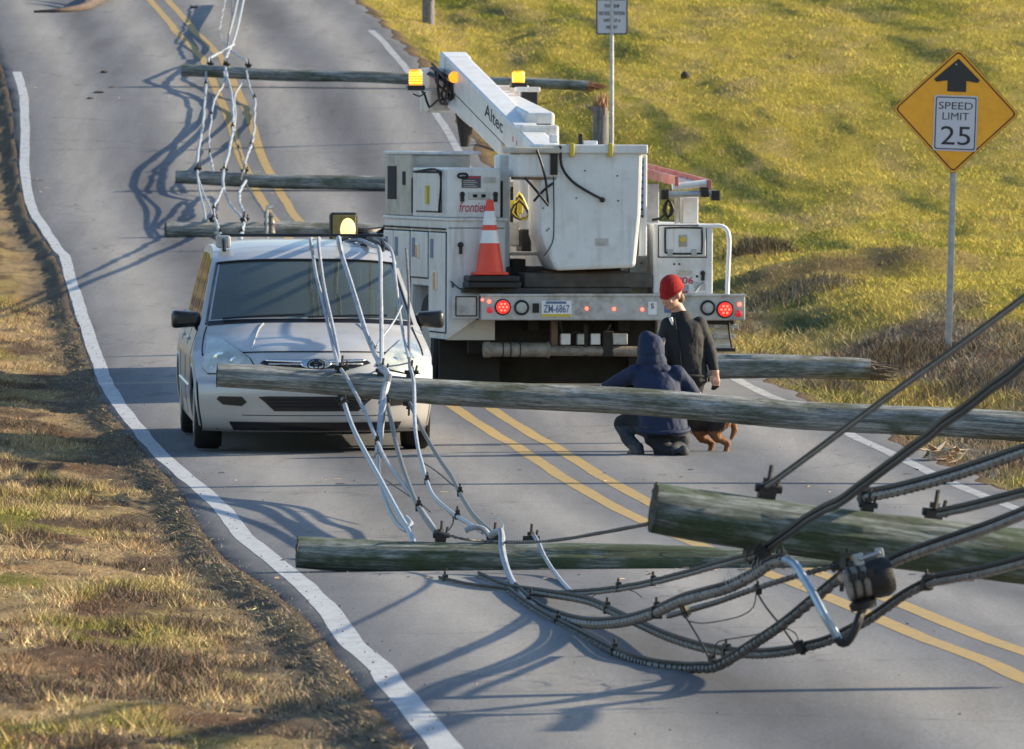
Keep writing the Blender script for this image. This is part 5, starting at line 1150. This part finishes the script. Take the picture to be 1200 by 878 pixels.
# door mirrors
for sx in (-1, 1):
    bm = bmesh.new(); vs_ = box(bm, -.125, .125, -.06, .07, -.085, .085); bmesh.ops.recalc_face_normals(bm, faces=bm.faces)
    for v in vs_:
        if v.co.x*sx < 0: v.co.z *= .78
        if v.co.y < 0: v.co.x *= .86; v.co.z *= .84
    for v in vs_: v.co += Vector((sx*1.005, 1.52, 1.09))
    o = mesh('door_mirror', bm, M['trim'], Vn, bevel=.032, smooth=True)
    bm = bmesh.new(); tube(bm, [Vector((sx*.90,1.56,1.04)), Vector((sx*.94,1.55,1.06)), Vector((sx*.98,1.53,1.08))], [.04,.03,.03], 8); mesh('mirror_arm', bm, M['trim'], o, smooth=True)
    bm = bmesh.new(); lathe(bm, [(.075,0),(.072,.004)], 20, Matrix.Translation((sx*1.005,1.598,1.09)) @ Matrix.Diagonal((1.15,1,.8,1)) @ Matrix.Rotation(R(-90),4,'X')); mesh('mirror_glass', bm, M['chrome'], o)
# ------------------------------------------------------------ road signs
def rpoly(cx, cz, hw, hh, r, n=5):
    out = []
    for (sx, sz, a0) in ((1,1,0),(-1,1,90),(-1,-1,180),(1,-1,270)):
        for k in range(n+1):
            a = R(a0+90*k/n); out.append((cx+sx*(hw-r)+r*math.cos(a), cz+sz*(hh-r)+r*math.sin(a)))
    return out
def plate(name, pts, y0, y1, m, parent, M0=None):
    bm = bmesh.new(); prism(bm, pts, y0, y1)
    if M0 is not None:
        for v in bm.verts: v.co = M0 @ v.co
    return mesh(name, bm, m, parent)
M['sign_or'] = solid('amber_sign_sheeting', (.90,.40,.015), .45, c2=(.82,.36,.012), nscale=2, dirt=(.7,.30,.02), dirtscale=9)
M['sign_wh'] = solid('white_sign_sheeting', (.55,.56,.64), .45, c2=(.50,.51,.60), nscale=4)
M['sign_bk'] = solid('black_sign_print', (.018,.018,.022), .5)
g = gpt(1111, 416); sc_ = F/g.y
ss_ = empty('speed_limit_sign', g, (0, R(.6), R(-4)))
tag(ss_, 'orange diamond speed limit 25 ahead sign on a grey steel post at the right', 'sign')
zc = (416-131)/sc_; hd = 74.5/sc_/math.sqrt(2)
RD = Matrix.Translation((.055,0,zc)) @ Matrix.Rotation(R(45+2.2), 4, 'Y')
plate('diamond_border', rpoly(0,0,hd,hd,.05), -.012, -.008, M['sign_bk'], ss_, RD)
b1 = plate('diamond_panel', rpoly(0,0,hd-.004,hd-.004,.05), -.0155, -.013, M['sign_or'], ss_, RD)
bm = bmesh.new()
o_, i_ = rpoly(0,0,hd-.020,hd-.020,.04), rpoly(0,0,hd-.034,hd-.034,.035)
A = [bm.verts.new(RD @ Vector((p[0],-.018,p[1]))) for p in o_]; B = [bm.verts.new(RD @ Vector((p[0],-.018,p[1]))) for p in i_]
for k in range(len(A)): bm.faces.new((A[k], A[(k+1)%len(A)], B[(k+1)%len(A)], B[k]))
mesh('border_line', bm, solid('dark_red_line', (.06,.015,.01), .5), ss_)
k = 1/sc_; T2 = Matrix.Translation((.055,0,zc)) @ Matrix.Rotation(R(1.5), 4, 'Y')
ar = [(0,62),(26,37),(23,34),(10,36),(10,23),(-12,23),(-12,36),(-25,34),(-28,37)]
plate('arrow', [((x+1)*k, z*k) for x, z in ar], -.0215, -.0175, M['sign_bk'], ss_, T2)
plate('limit_panel', rpoly(0*k,-14*k,25.5*k,32.5*k,.025), -.022, -.0175, M['sign_wh'], ss_, T2)
bm = bmesh.new(); o_, i_ = rpoly(0,-14*k,23.8*k,30.8*k,.022), rpoly(0,-14*k,22.6*k,29.6*k,.018)
A = [bm.verts.new(T2 @ Vector((p[0],-.024,p[1]))) for p in o_]; B = [bm.verts.new(T2 @ Vector((p[0],-.024,p[1]))) for p in i_]
for q_ in range(len(A)): bm.faces.new((A[q_], A[(q_+1)%len(A)], B[(q_+1)%len(A)], B[q_]))
mesh('panel_outline', bm, M['sign_bk'], ss_)
def stx(s, z, w_, h_, parent=ss_): o = text('lettering', s, M['sign_bk'], parent, (.055+.1*k*0+(131-131)*k, -.0245, zc+z*k), width=w_*k, height=h_*k, bold=0); o.rotation_euler = (R(90), R(1.5)*1, 0); return o
stx('SPEED', 6.5, 40, 8.5); stx('LIMIT', -5.8, 31, 8.5); stx('25', -28.5, 35, 22)
disc('bolt', M['steel'], ss_, .056, -.0215, zc+55*k, .012, .008, sides=10)
bm = bmesh.new(); box(bm, -.03, .03, .022, .034, -.3, zc+.35); box(bm, -.034, -.022, .0, .034, -.3, zc+.35); box(bm, .022, .034, .0, .034, -.3, zc+.35)
for i in range(18): disc_z = .1+i*.15; box(bm, -.006, .006, .019, .022, disc_z, disc_z+.015)
bmesh.ops.recalc_face_normals(bm, faces=bm.faces)
post = mesh('post', bm, M['steel'], ss_); post.rotation_euler = (0, R(1.0), 0)
g = gpt(717, 178); sc_ = F/g.y; k = 1/sc_
ns = empty('notice_sign', g); tag(ns, 'white no solicitation notice sign on a thin steel post behind the bucket', 'sign')
zt = lambda py: (178-py)*k
plate('notice_panel', rpoly(0,(zt(42)+zt(-8))/2,18.5*k,25*k,.03), -.014, -.008, M['sign_wh'], ns)
bm = bmesh.new(); zz = (zt(42)+zt(-8))/2; o_, i_ = rpoly(0,zz,18.4*k,24.9*k,.03), rpoly(0,zz,16.9*k,23.4*k,.025)
A = [bm.verts.new(Vector((p[0],-.016,p[1]))) for p in o_]; B = [bm.verts.new(Vector((p[0],-.016,p[1]))) for p in i_]
for q_ in range(len(A)): bm.faces.new((A[q_], A[(q_+1)%len(A)], B[(q_+1)%len(A)], B[q_]))
mesh('panel_outline', bm, solid('dark_blue_line', (.04,.03,.07), .5), ns)
for s, py, w_, h_ in (('UPPER LEACOCK',.5,32,3.6),('TOWNSHIP',8.6,18,4.2),('NO SOLICITATION',17,30,4.4),('WITHOUT A',25.5,20,4.0),('PERMIT',33.5,13,4.0)):
    text('lettering', s, M['sign_bk'], ns, (0, -.0165, zt(py)), width=w_*k, height=h_*k, bold=.03)
bm = bmesh.new(); rod(bm, (0,0,-.3), (0,0,zt(-8)), .03, 10); mesh('post', bm, M['steel'], ns, smooth=True)
# ------------------------------------------------------------ small things on the ground
def lump(name, px, py, wpx, hpx, m, label, cat, n=3, sd=0):
    c = gpt(px, py); s = c.y/F; bm = bmesh.new(); rr = random.Random(sd)
    for i in range(n):
        r_ = wpx*s/2/(1+.35*i); mt_ = Matrix.Translation((rr.uniform(-.4,.4)*wpx*s*(i > 0)*.6, rr.uniform(-.1,.1), hpx*s*.35)) @ Matrix.Diagonal((r_, r_*.9, hpx*s*.55/(1+.2*i), 1))
        res = bmesh.ops.create_icosphere(bm, subdivisions=3, radius=1, matrix=mt_)
        for v in res['verts']: v.co += Vector((rr.gauss(0,1), rr.gauss(0,1), rr.gauss(0,1)))*.05*r_
    return tag(mesh(name, bm, m, None, c, smooth=True), label, cat)
M['clod'] = solid('dark_soil', (.035,.03,.028), .95, c2=(.09,.07,.05), nscale=30, bmp=.6)
def leafy(name, px, py, wpx, m, label, cat, n=7, sd=0, h=.03, hw=.4):
    """a little heap of bent flat flakes (leaves, bark)"""
    c = gpt(px, py); s = c.y/F; V = []; Fc = []; rr = random.Random(sd)
    for i in range(n):
        a = rr.uniform(0,6.28); L_ = wpx*s*rr.uniform(.25,.6); ww = L_*hw; x = rr.uniform(-.5,.5)*wpx*s*.7; y = rr.uniform(-.12,.12); z = rr.uniform(.004,h)
        ca, sa = math.cos(a), math.sin(a); k0 = len(V); tl_ = rr.uniform(-.5,.7)
        for u, v, zz in ((-.5,0,.1),(-.15,-.5,.0),(.2,-.35,.1),(.5,0,.35),(.2,.4,.15),(-.1,.5,.05),(0,0,.12)):
            V.append((x+(u*ca-v*hw*sa)*L_, y+(u*sa+v*hw*ca)*L_, z+zz*L_*.5+u*L_*tl_*.5))
        Fc += [(k0+6,k0+j,k0+(j+1)%6) for j in range(6)]
    o = pydata(name, V, Fc, m, None, c); so_ = o.modifiers.new('thickness', 'SOLIDIFY'); so_.thickness = .003
    return tag(o, label, cat)
lumps = [(122,86,9,3.6,'dark clod on the far left lane, the highest of the scattered bits'),(131,103,7,2,'small dark flat clod right of the others on the far left lane'),(116,109,12,2.4,'brown-green bark flake in the middle of the scattered bits'),(106,116,8,2,'thin dark flake at the lower left of the scattered bits'),(228,9.5,9,2.2,'small dark dash on the road right of the yellow lines at the top')]
for i, (px,py,w_,h_,lb) in enumerate(lumps): lump('clod', px, py, w_, h_, M['clod'], lb, 'debris', 3, i)
lump('clod', 803, 93, 11, 10, M['clod'], 'small black clod in the bright field right of the notice sign', 'debris', 3, 9)
leafy('dead_leaf', 796, 752, 15, solid('rust_red_leaf', (.30,.06,.025), .7, c2=(.18,.05,.03), nscale=40), 'curled rust-red leaf on the asphalt inside the cable loops', 'leaf', 4, 3, .03, .7)
leafy('straw_bundle', 1108, 541, 62, solid('pale_dry_stalks', (.55,.44,.32), .85, c2=(.40,.29,.19), nscale=20), 'pale torn bundle of dry stalks on the right road edge below the long pole', 'debris', 26, 5, .10, .25)
leafy('dead_leaf', 1075, 551, 9, M['clod'], 'dark leaf scrap on the right lane near the pale stalks', 'leaf', 2, 6, .02, .6)
leafy('bark_flake', 940, 690, 6, M['clod'], 'tiny dark flake behind the lower pole', 'debris', 2, 8)
# ------------------------------------------------------------ people and dog: one continuous skin each, grown from tapered limbs
def capsule(bm, a, b, ra, rb, sides=16):
    a, b = Vector(a), Vector(b); d = b-a; L_ = max(d.length, 1e-4); q = d.to_track_quat('Z', 'Y').to_matrix().to_4x4(); q.translation = a
    pr = [(ra*math.sin(t), -ra*math.cos(t)) for t in (.25,.6,1.0,1.4)] + [(ra,0)] + [(ra+(rb-ra)*k/4, L_*k/4) for k in (1,2,3)] + [(rb, L_)] + [(rb*math.cos(t), L_+rb*math.sin(t)) for t in (.3,.7,1.1,1.4)]
    lathe(bm, pr, sides, q)
def ellipsoid(bm, c, r, rot=(0,0,0), sub=3):
    bmesh.ops.create_icosphere(bm, subdivisions=sub, radius=1, matrix=Matrix.Translation(c) @ Euler(rot).to_matrix().to_4x4() @ Matrix.Diagonal((*r, 1)))
def organic(name, bm, mats, parent, voxel, smooth=6, disp=None, assign=None):
    """fuse overlapping volumes into a single watertight skin"""
    o = mesh(name+'_raw', bm, None, None)
    m = o.modifiers.new('r', 'REMESH'); m.mode = 'VOXEL'; m.voxel_size = voxel; m.use_smooth_shade = True
    s = o.modifiers.new('s', 'SMOOTH'); s.factor = .5; s.iterations = smooth
    me = bpy.data.meshes.new_from_object(o.evaluated_get(bpy.context.evaluated_depsgraph_get())); bpy.data.objects.remove(o)
    n = len(me.vertices); V = np.empty(n*3, np.float32); me.vertices.foreach_get('co', V); V = V.reshape(-1,3)
    if disp:
        Nn = np.empty(n*3, np.float32); me.vertices.foreach_get('normal', Nn); Nn = Nn.reshape(-1,3); V = V+Nn*disp(V)[:,None]; me.vertices.foreach_set('co', V.astype(np.float32).ravel())
    me.materials.clear()
    for m_ in mats: me.materials.append(m_)
    if assign:
        c = np.empty(len(me.polygons)*3, np.float32); me.polygons.foreach_get('center', c); me.polygons.foreach_set('material_index', np.asarray(assign(c.reshape(-1,3)), dtype=np.int32))
    me.polygons.foreach_set('use_smooth', np.ones(len(me.polygons), dtype=bool)); me.update()
    return link(name, me, None, parent)
def folds(amp, f=9, s=0):
    return lambda V: amp*(2*fbm(V[:,0]*f+V[:,1]*f*.6+s, V[:,2]*f*.75+V[:,1]*3, 91, 3)-1)
def hand(bm, wrist, d, side, r=.009, curl=.5):
    """palm and five fingers from the wrist along direction d; side = thumb direction"""
    w_ = Vector(wrist); d = Vector(d).normalized(); s = Vector(side).normalized(); s = (s-d*s.dot(d)).normalized(); n = d.cross(s)
    pc = w_+d*.05
    for k in (-1,-.33,.33,1): capsule(bm, w_+s*k*.018, w_+d*.085+s*k*.030, .013, .012, 10)
    for k, l in ((1,.070),(.36,.080),(-.33,.074),(-1,.058)):
        b0 = w_+d*.088+s*k*.030; b1 = b0+(d+n*curl*.5).normalized()*l*.5; b2 = b1+(d*.7+n*curl*1.3).normalized()*l*.5
        capsule(bm, b0, b1, r, r*.92, 8); capsule(bm, b1, b2, r*.92, r*.75, 8)
    t0 = w_+d*.03+s*.026; t1 = t0+(d*.6+s*.8).normalized()*.035; t2 = t1+(d*.95+s*.15+n*.3).normalized()*.032; capsule(bm, t0, t1, r*1.25, r*1.05, 8); capsule(bm, t1, t2, r*1.05, r*.85, 8)
def head(bm, c, yaw, pitch, s=1.0):
    """head looking along local -y"""
    Mh = Matrix.Translation(c) @ Matrix.Rotation(yaw, 4, 'Z') @ Matrix.Rotation(pitch, 4, 'X') @ Matrix.Scale(s, 4)
    def E(p, r): bmesh.ops.create_icosphere(bm, subdivisions=3, radius=1, matrix=Mh @ Matrix.Translation(p) @ Matrix.Diagonal((*r, 1)))
    E((0,.012,.03), (.076,.094,.088)); E((0,-.018,-.035), (.060,.068,.070)); E((0,-.055,-.078), (.032,.030,.026)); E((0,-.050,-.02), (.052,.045,.055))
    E((0,-.098,-.012), (.012,.020,.026)); E((0,-.112,-.026), (.015,.014,.012)); E((0,-.088,-.055), (.024,.012,.008))
    for sx in (-1,1): E((sx*.078,.010,-.005), (.010,.018,.030)); E((sx*.036,-.068,-.022), (.022,.022,.018))
    return Mh
M['navy'] = solid('navy_jacket', (.003,.011,.040), .8, c2=(.006,.019,.065), nscale=9, bmp=.35, bscale=30)
M['jkt'] = solid('black_jacket', (.004,.005,.007), .8, c2=(.010,.012,.016), nscale=8, bmp=.35, bscale=26)
M['trouser'] = solid('dark_trousers', (.006,.007,.010), .85, c2=(.012,.013,.018), nscale=9, bmp=.3)
M['jean'] = solid('dark_grey_trousers', (.022,.027,.036), .85, c2=(.04,.046,.058), nscale=12, bmp=.3)
M['boot'] = solid('dark_boot', (.03,.032,.036), .6, c2=(.06,.06,.062), nscale=20)
M['knit'] = solid('red_knit', (.32,.008,.009), .95, c2=(.22,.006,.008), nscale=60, bmp=.6, bscale=90)
M['eye'] = solid('eye', (.02,.012,.01), .2); M['lip'] = solid('lip', (.38,.13,.11), .5); M['hair'] = solid('brown_hair', (.10,.055,.03), .7, c2=(.2,.12,.07), nscale=30)
def body(name, label, px, py, D, yaw):
    w = P(px, py, D); w.z = gzr(w.x, w.y)+.005; r = empty(name, w, (0,0,yaw)); tag(r, label, 'person'); return r
# local axes for both: x right in the picture, y away, z up. scale: 1 m = about 138 px
# ---- standing person in the red hat
SD = 87.6; SP = body('person', 'standing person in a red knitted hat and dark jacket looking down at the left', 797, 520, SD, 0)
k = SD/F; gy = 439-(SP.location.z-CZ)/k
sp = lambda px, py, y=0: Vector(((px-600)*k-SP.location.x, y, (gy-py)*k))
bm = bmesh.new(); HC = sp(787,347,-.03); Mh = head(bm, HC, R(-48), R(20), 1.02)
capsule(bm, sp(792,358,.0), sp(799,372,.02), .055, .062)
sm_ = organic
# torso, arms, legs
def limb(pts, rs, sides=18):
    for i in range(len(pts)-1): capsule(bm, pts[i], pts[i+1], rs[i], rs[i+1], sides)
def loft(bm, rings, n=26):
    """closed elliptical trunk through (centre, rx, ry) rings"""
    rs = [[bm.verts.new(c+Vector((rx*math.cos(6.2832*k/n), ry*math.sin(6.2832*k/n), 0))) for k in range(n)] for c, rx, ry in rings]
    for i in range(len(rs)-1):
        for k in range(n): bm.faces.new((rs[i][k], rs[i][(k+1)%n], rs[i+1][(k+1)%n], rs[i+1][k]))
    bm.faces.new(rs[0][::-1]); bm.faces.new(rs[-1])
loft(bm, [(sp(805,448,.02),.178,.138),(sp(804,436,.02),.180,.140),(sp(803,422,.02),.172,.134),(sp(802,408,.02),.170,.130),(sp(801,394,.02),.178,.130),(sp(800,384,.02),.178,.122),(sp(800,378,.02),.150,.100),(sp(799,373,.02),.09,.07)])
for t_, rx, ry in ((382,.17,.11),(447,.160,.125)): ellipsoid(bm, sp(801+(t_-372)*.045, t_, .02), (rx, ry, .05 if t_ < 400 else .09))
limb([sp(819,381,.03), sp(829,405,.05), sp(835,424,.0), sp(838,436,-.02)], [.072,.060,.046,.036])
limb([sp(783,381,.0), sp(776,406,-.03), sp(776,428,-.10), sp(784,436,-.14)], [.068,.058,.045,.036])
hand(bm, sp(838,436,-.02), (.05,-.1,-1), (-1,-.3,0), .0095, .6); hand(bm, sp(785,437,-.14), (.8,-.3,-.4), (0,0,1), .0095, .7)
limb([sp(795,450,.02), sp(795,485,-.02), sp(797,514,.02)], [.092,.065,.047]); limb([sp(812,450,.03), sp(808,485,.0), sp(804,514,.05)], [.092,.065,.047])
for x_, y_ in ((797,.02),(805,.05)): capsule(bm, sp(x_,515,y_+.05), sp(x_-3,517,y_-.15), .045, .038)
hx, hz = HC.x, HC.z
def asg(c):
    out = np.zeros(len(c), int)
    out[:] = 1
    out[c[:,2] < sp(800,452).z] = 2; out[c[:,2] < sp(800,508).z] = 3
    nk = (c[:,2] > sp(0,366).z) & (np.abs(c[:,0]-hx) < .16); out[nk] = 0
    out[(c[:,0] > sp(831,0).x) & (c[:,2] < sp(0,434).z) & (c[:,2] > sp(0,452).z)] = 0
    out[(c[:,1] < -.13) & (c[:,2] < sp(0,432).z) & (c[:,2] > sp(0,452).z) & (c[:,0] > sp(783,0).x) & (c[:,0] < sp(806,0).x)] = 0
    return out
def dispS(V):
    d = folds(.012, 5)(V)+folds(.006, 17, 3)(V); face = (V[:,2] > sp(0,368).z) | (V[:,0] > sp(832,0).x) & (V[:,2] < sp(0,434).z); d[face] = 0; return d
organic('body', bm, [M['skin'], M['jkt'], M['trouser'], M['boot']], SP, .0085, 4, dispS, asg)
bm = bmesh.new()      # open collar, hem and zip
loft(bm, [(sp(800,381,.02),.135,.105),(sp(799,374,.02),.100,.088),(sp(798,367,.02),.082,.080),(sp(798,364,.025),.072,.068),(sp(798,368,.02),.062,.060)]); mesh('collar', bm, M['jkt'], SP, smooth=True)
bm = bmesh.new(); pts = [sp(804,441,.02)+Vector((.180*math.cos(a), .142*math.sin(a), 0)) for a in np.linspace(0, 6.283, 30)]; tube(bm, pts, .016, 8, False); mesh('jacket_hem', bm, M['jkt'], SP, smooth=True)
bm = bmesh.new(); tube(bm, [sp(790,373,-.09), sp(792,385,-.115), sp(796,410,-.128), sp(799,440,-.125)], .006, 5); mesh('zip', bm, M['seam'], SP)
bm = bmesh.new(); tube(bm, [sp(786,373,-.075), sp(788,381,-.105)], [.018,.006], 6); mesh('shirt_front', bm, M['reflective'], SP)
def hatdisp(V): return .0009*np.sin(np.arctan2(V[:,1]-0, V[:,0]-hx)*30)
bm = bmesh.new()
for (p_, r_) in (((0,.020,.055),(.096,.112,.092)),((0,.024,.100),(.084,.098,.078)),((0,.016,.030),(.094,.110,.055))): bmesh.ops.create_icosphere(bm, subdivisions=4, radius=1, matrix=Mh @ Matrix.Translation(p_) @ Matrix.Diagonal((*r_, 1)))
bmesh.ops.bisect_plane(bm, geom=bm.verts[:]+bm.edges[:]+bm.faces[:], plane_co=Mh @ Vector((0,0,.036)), plane_no=(Mh.to_3x3() @ Vector((0,.22,-1))).normalized(), clear_outer=True)
bmesh.ops.holes_fill(bm, edges=[e for e in bm.edges if e.is_boundary]); organic('knitted_hat', bm, [M['knit']], SP, .008, 3, hatdisp)
bm = bmesh.new(); pts = [Mh @ Vector((.090*math.cos(a), .016+.106*math.sin(a), .036+.024*math.sin(a))) for a in np.linspace(0,6.283,30)]; tube(bm, pts, .013, 8, False); mesh('hat_brim', bm, M['knit'], SP, smooth=True)
for sx in (-1,1):
    bm = bmesh.new(); bmesh.ops.create_icosphere(bm, subdivisions=2, radius=.008, matrix=Mh @ Matrix.Translation((sx*.030,-.083,.003))); mesh('eye', bm, M['eye'], SP, smooth=True)
bm = bmesh.new(); bmesh.ops.create_icosphere(bm, subdivisions=2, radius=1, matrix=Mh @ Matrix.Translation((0,-.093,-.056)) @ Matrix.Diagonal((.022,.008,.006,1))); mesh('mouth', bm, M['lip'], SP, smooth=True)
bm = bmesh.new(); bmesh.ops.create_icosphere(bm, subdivisions=3, radius=1, matrix=Mh @ Matrix.Translation((0,.055,-.035)) @ Matrix.Diagonal((.074,.050,.060,1))); mesh('hair', bm, M['hair'], SP, smooth=True)
# ---- crouching person in the navy hooded jacket, back to the camera
KD = 85.4; KP = body('person', 'crouching person in a hooded navy jacket seen from behind, left arm stretched out', 772, 537, KD, 0)
kk = KD/F; gk = 439-(KP.location.z-CZ)/kk
kp = lambda px, py, y=0: Vector(((px-600)*kk-KP.location.x, y, (gk-py)*kk))
bm = bmesh.new(); HK = kp(763,412,.10); MhK = head(bm, HK, R(180-25), R(18), .98)
loft(bm, [(kp(780,512,-.05),.17,.15),(kp(779,505,-.05),.205,.175),(kp(776,488,-.03),.200,.165),(kp(773,470,.0),.192,.150),(kp(770,454,.03),.200,.145),(kp(767,442,.06),.205,.130),(kp(765,434,.07),.17,.11),(kp(764,427,.08),.10,.08)])
# arms
limb([kp(745,438,.06), kp(727,446,.16), kp(712,454,.25), kp(706,458,.28)], [.082,.066,.050,.040]); hand(bm, kp(706,458,.28), (-.8,.3,-.6), (0,.3,1), .0095, .4)
limb([kp(793,440,.06), kp(806,452,.12), kp(816,464,.20), kp(820,472,.24)], [.082,.066,.050,.040]); hand(bm, kp(820,473,.24), (1,.3,-.1), (0,.3,1), .0095, .4)
# left leg: thigh out to the left, shin down to a boot; right leg folded, knee on the ground
limb([kp(763,500,.0), kp(740,493,.16), kp(729,497,.20)], [.115,.085,.072]); limb([kp(729,497,.20), kp(737,515,.08), kp(747,526,-.03)], [.072,.060,.045]); limb([kp(748,526,-.03), kp(744,532,.0)], [.05,.045])
capsule(bm, kp(749,530,-.06), kp(740,532,.12), .045, .036)
limb([kp(787,502,.0), kp(797,512,.05), kp(798,522,.10)], [.12,.10,.085]); limb([kp(796,526,.10), kp(792,528,-.1), kp(789,529,-.22)], [.075,.066,.052]); capsule(bm, kp(801,530,-.20), kp(800,527,-.32), .045, .04)
limb([kp(768,512,-.02), kp(778,526,-.12)], [.10,.072]); capsule(bm, kp(774,530,-.1), kp(790,529,-.22), .06, .05)
def asgK(c):
    out = np.ones(len(c), int); low = c[:,2] < kp(0,505).z; out[low] = 2
    leg = (c[:,0] < kp(748,0).x) & (c[:,2] < kp(0,484).z); out[leg] = 2
    shin = (c[:,0] < kp(758,0).x) & (c[:,2] < kp(0,500).z); out[shin] = 3
    out[(c[:,0] > kp(786,0).x) & (c[:,2] < kp(0,508).z)] = 3
    out[(c[:,0] < kp(756,0).x) & (c[:,2] < kp(0,522).z)] = 4; out[(c[:,2] > kp(0,420).z) & (c[:,1] > .02)] = 0
    out[(c[:,0] < kp(705,0).x)] = 0; out[(c[:,0] > kp(821,0).x)] = 0
    return out
def dispK(V):
    d = folds(.014, 5, 4)(V)+folds(.006, 16, 7)(V); d[(V[:,2] > kp(0,422).z)] *= .1; d[V[:,0] < kp(699,0).x] = 0; d[V[:,0] > kp(828,0).x] = 0; return d
organic('body', bm, [M['skin'], M['navy'], M['trouser'], M['jean'], M['boot']], KP, .009, 4, dispK, asgK)
bm = bmesh.new()
for (px, py, y, r_) in ((763,410,.085,(.118,.125,.140)),(764,424,.07,(.125,.115,.09)),(768,434,.05,(.15,.11,.06)),(760,400,.09,(.085,.10,.085))): ellipsoid(bm, kp(px,py,y), r_, sub=4)
bmesh.ops.recalc_face_normals(bm, faces=bm.faces); organic('hood', bm, [M['navy']], KP, .009, 3, folds(.010, 14, 9))
bm = bmesh.new(); pts = [HK+Vector((.086+.02*math.sin(a), .02+.06*math.cos(a), .10*math.sin(a)+.0)) for a in np.linspace(-1.3,1.6,14)]; tube(bm, pts, .018, 8)
mesh('hood_trim', bm, solid('pale_fur_trim', (.34,.28,.22), .95, c2=(.22,.18,.14), nscale=40, bmp=.8), KP, smooth=True)
bm = bmesh.new(); pts = [kp(778,503,-.05)+Vector((.205*math.cos(a), .175*math.sin(a), .03*math.sin(a))) for a in np.linspace(0, 6.283, 30)]; tube(bm, pts, .020, 8, False); mesh('jacket_hem', bm, M['navy'], KP, smooth=True)
# ---- dog beyond the crouching person, head to the left, hindquarters in view
DD = 86.0; w = P(832, 536, DD); w.z = gzr(w.x, w.y)+.003; DG = empty('dog', w); tag(DG, 'brown and black dog standing half hidden behind the crouching person', 'dog')
kd = DD/F; gd = 439-(DG.location.z-CZ)/kd
dp = lambda px, py, y=0: Vector(((px-600)*kd-DG.location.x, y, (gd-py)*kd))
bm = bmesh.new(); limb2 = limb
for px, py, rx, rz, ry in ((842,488,.11,.105,.085),(828,489,.13,.105,.09),(812,489,.13,.115,.10),(796,490,.13,.135,.105),(782,488,.11,.14,.10),(772,483,.09,.11,.08)): ellipsoid(bm, dp(px,py,.05), (rx, ry, rz))
limb([dp(774,482,.05), dp(764,470,.05), dp(757,462,.05)], [.085,.070,.060]); ellipsoid(bm, dp(754,461,.05), (.075,.062,.062)); limb([dp(750,462,.05), dp(741,466,.05)], [.042,.028])
for y_ in (.02,.08): limb([dp(755,457,y_), dp(757,449,y_)], [.022,.008], 8)
limb([dp(852,482,.05), dp(859,492,.05), dp(861,505,.04), dp(857,514,.03)], [.035,.030,.026,.015])
def hind(x, y, sft):
    limb([dp(x,492,y), dp(x-9+sft,505,y-.01), dp(x-5+sft,514,y)], [.088,.060,.040], 14); limb([dp(x-5+sft,513,y), dp(x+7+sft,520,y+.01), dp(x+4+sft,531,y)], [.036,.026,.020], 12); limb([dp(x+4+sft,532,y), dp(x-4+sft,535,y-.01)], [.024,.020], 10)
hind(846, .0, 0); hind(842, .11, -14)
for x, y in ((783,.0),(790,.11)): limb([dp(x,492,y), dp(x+2,508,y), dp(x,522,y), dp(x,532,y)], [.065,.038,.026,.022], 12); limb([dp(x,533,y), dp(x-6,535,y)], [.026,.022], 10)
M['dogfur'] = solid('tan_brown_fur', (.26,.11,.040), .85, c2=(.14,.055,.022), nscale=14, bmp=.8, bscale=70); M['dogblack'] = solid('black_fur', (.016,.013,.012), .8, c2=(.035,.025,.02), nscale=14, bmp=.8, bscale=70)
def asgD(c):
    out = np.zeros(len(c), int); back = (c[:,2] > dp(0,506).z) & (c[:,0] < dp(849,0).x); out[back] = 1; out[(c[:,2] > dp(0,496).z) & (c[:,0] < dp(856,0).x)] = 1; out[(c[:,0] < dp(750,0).x)] = 0; return out
organic('body', bm, [M['dogfur'], M['dogblack']], DG, .007, 3, folds(.004, 40), asgD)
bm = bmesh.new(); ellipsoid(bm, dp(739,465,.05), (.016,.016,.012)); mesh('nose', bm, M['black'], DG, smooth=True)
for y_ in (.005,.095): bm = bmesh.new(); ellipsoid(bm, dp(751,460,y_), (.008,.006,.008)); mesh('eye', bm, M['eye'], DG, smooth=True)
# ------------------------------------------------------------ splinters and grit scattered on the road
def scatter(name, n, m, gen, label):
    V = []; Fc = []
    for i in range(n):
        x, y, l, w_, h = gen(); z = gzr(x, y)+.004; a = random.uniform(0, 3.14); c, s = math.cos(a), math.sin(a); k0 = len(V)
        for u, v, q in ((-1,-1,0),(1,-.6,0),(1,.6,0),(-1,1,0),(-.6,-.5,1),(.7,-.2,1),(.7,.3,1),(-.6,.6,1)): V.append((x+u*l*c-v*w_*s, y+u*l*s+v*w_*c, z+q*h))
        Fc += [(k0,k0+1,k0+5,k0+4),(k0+1,k0+2,k0+6,k0+5),(k0+2,k0+3,k0+7,k0+6),(k0+3,k0,k0+4,k0+7),(k0+4,k0+5,k0+6,k0+7)]
    o = pydata(name, V, Fc, m); tag(o, label, 'debris', None, 'stuff')
def near_pole():
    D = random.choice((64,64,80,131,145,160))+random.gauss(0,1.3); x = random.uniform(float(edgeL(D))+.1, float(lineR(D))); return x, D, random.uniform(.01,.05), random.uniform(.002,.006), random.uniform(.003,.008)
def anywhere():
    D = random.uniform(44,180); t = random.random(); x = float(edgeL(D))+(.02+.4*random.random()**2 if t < .6 else random.uniform(0,6.5)); x = min(x, float(edgeR(D))-.03); r_ = random.uniform(.003,.008); return x, D, r_, r_*.8, r_
scatter('wood_splinters', 260, M['wood_splint'], near_pole, 'pale wood splinters scattered on the road around the fallen poles')
scatter('road_grit', 1100, M['grit'], anywhere, 'loose grit and small stones along the pavement edge')
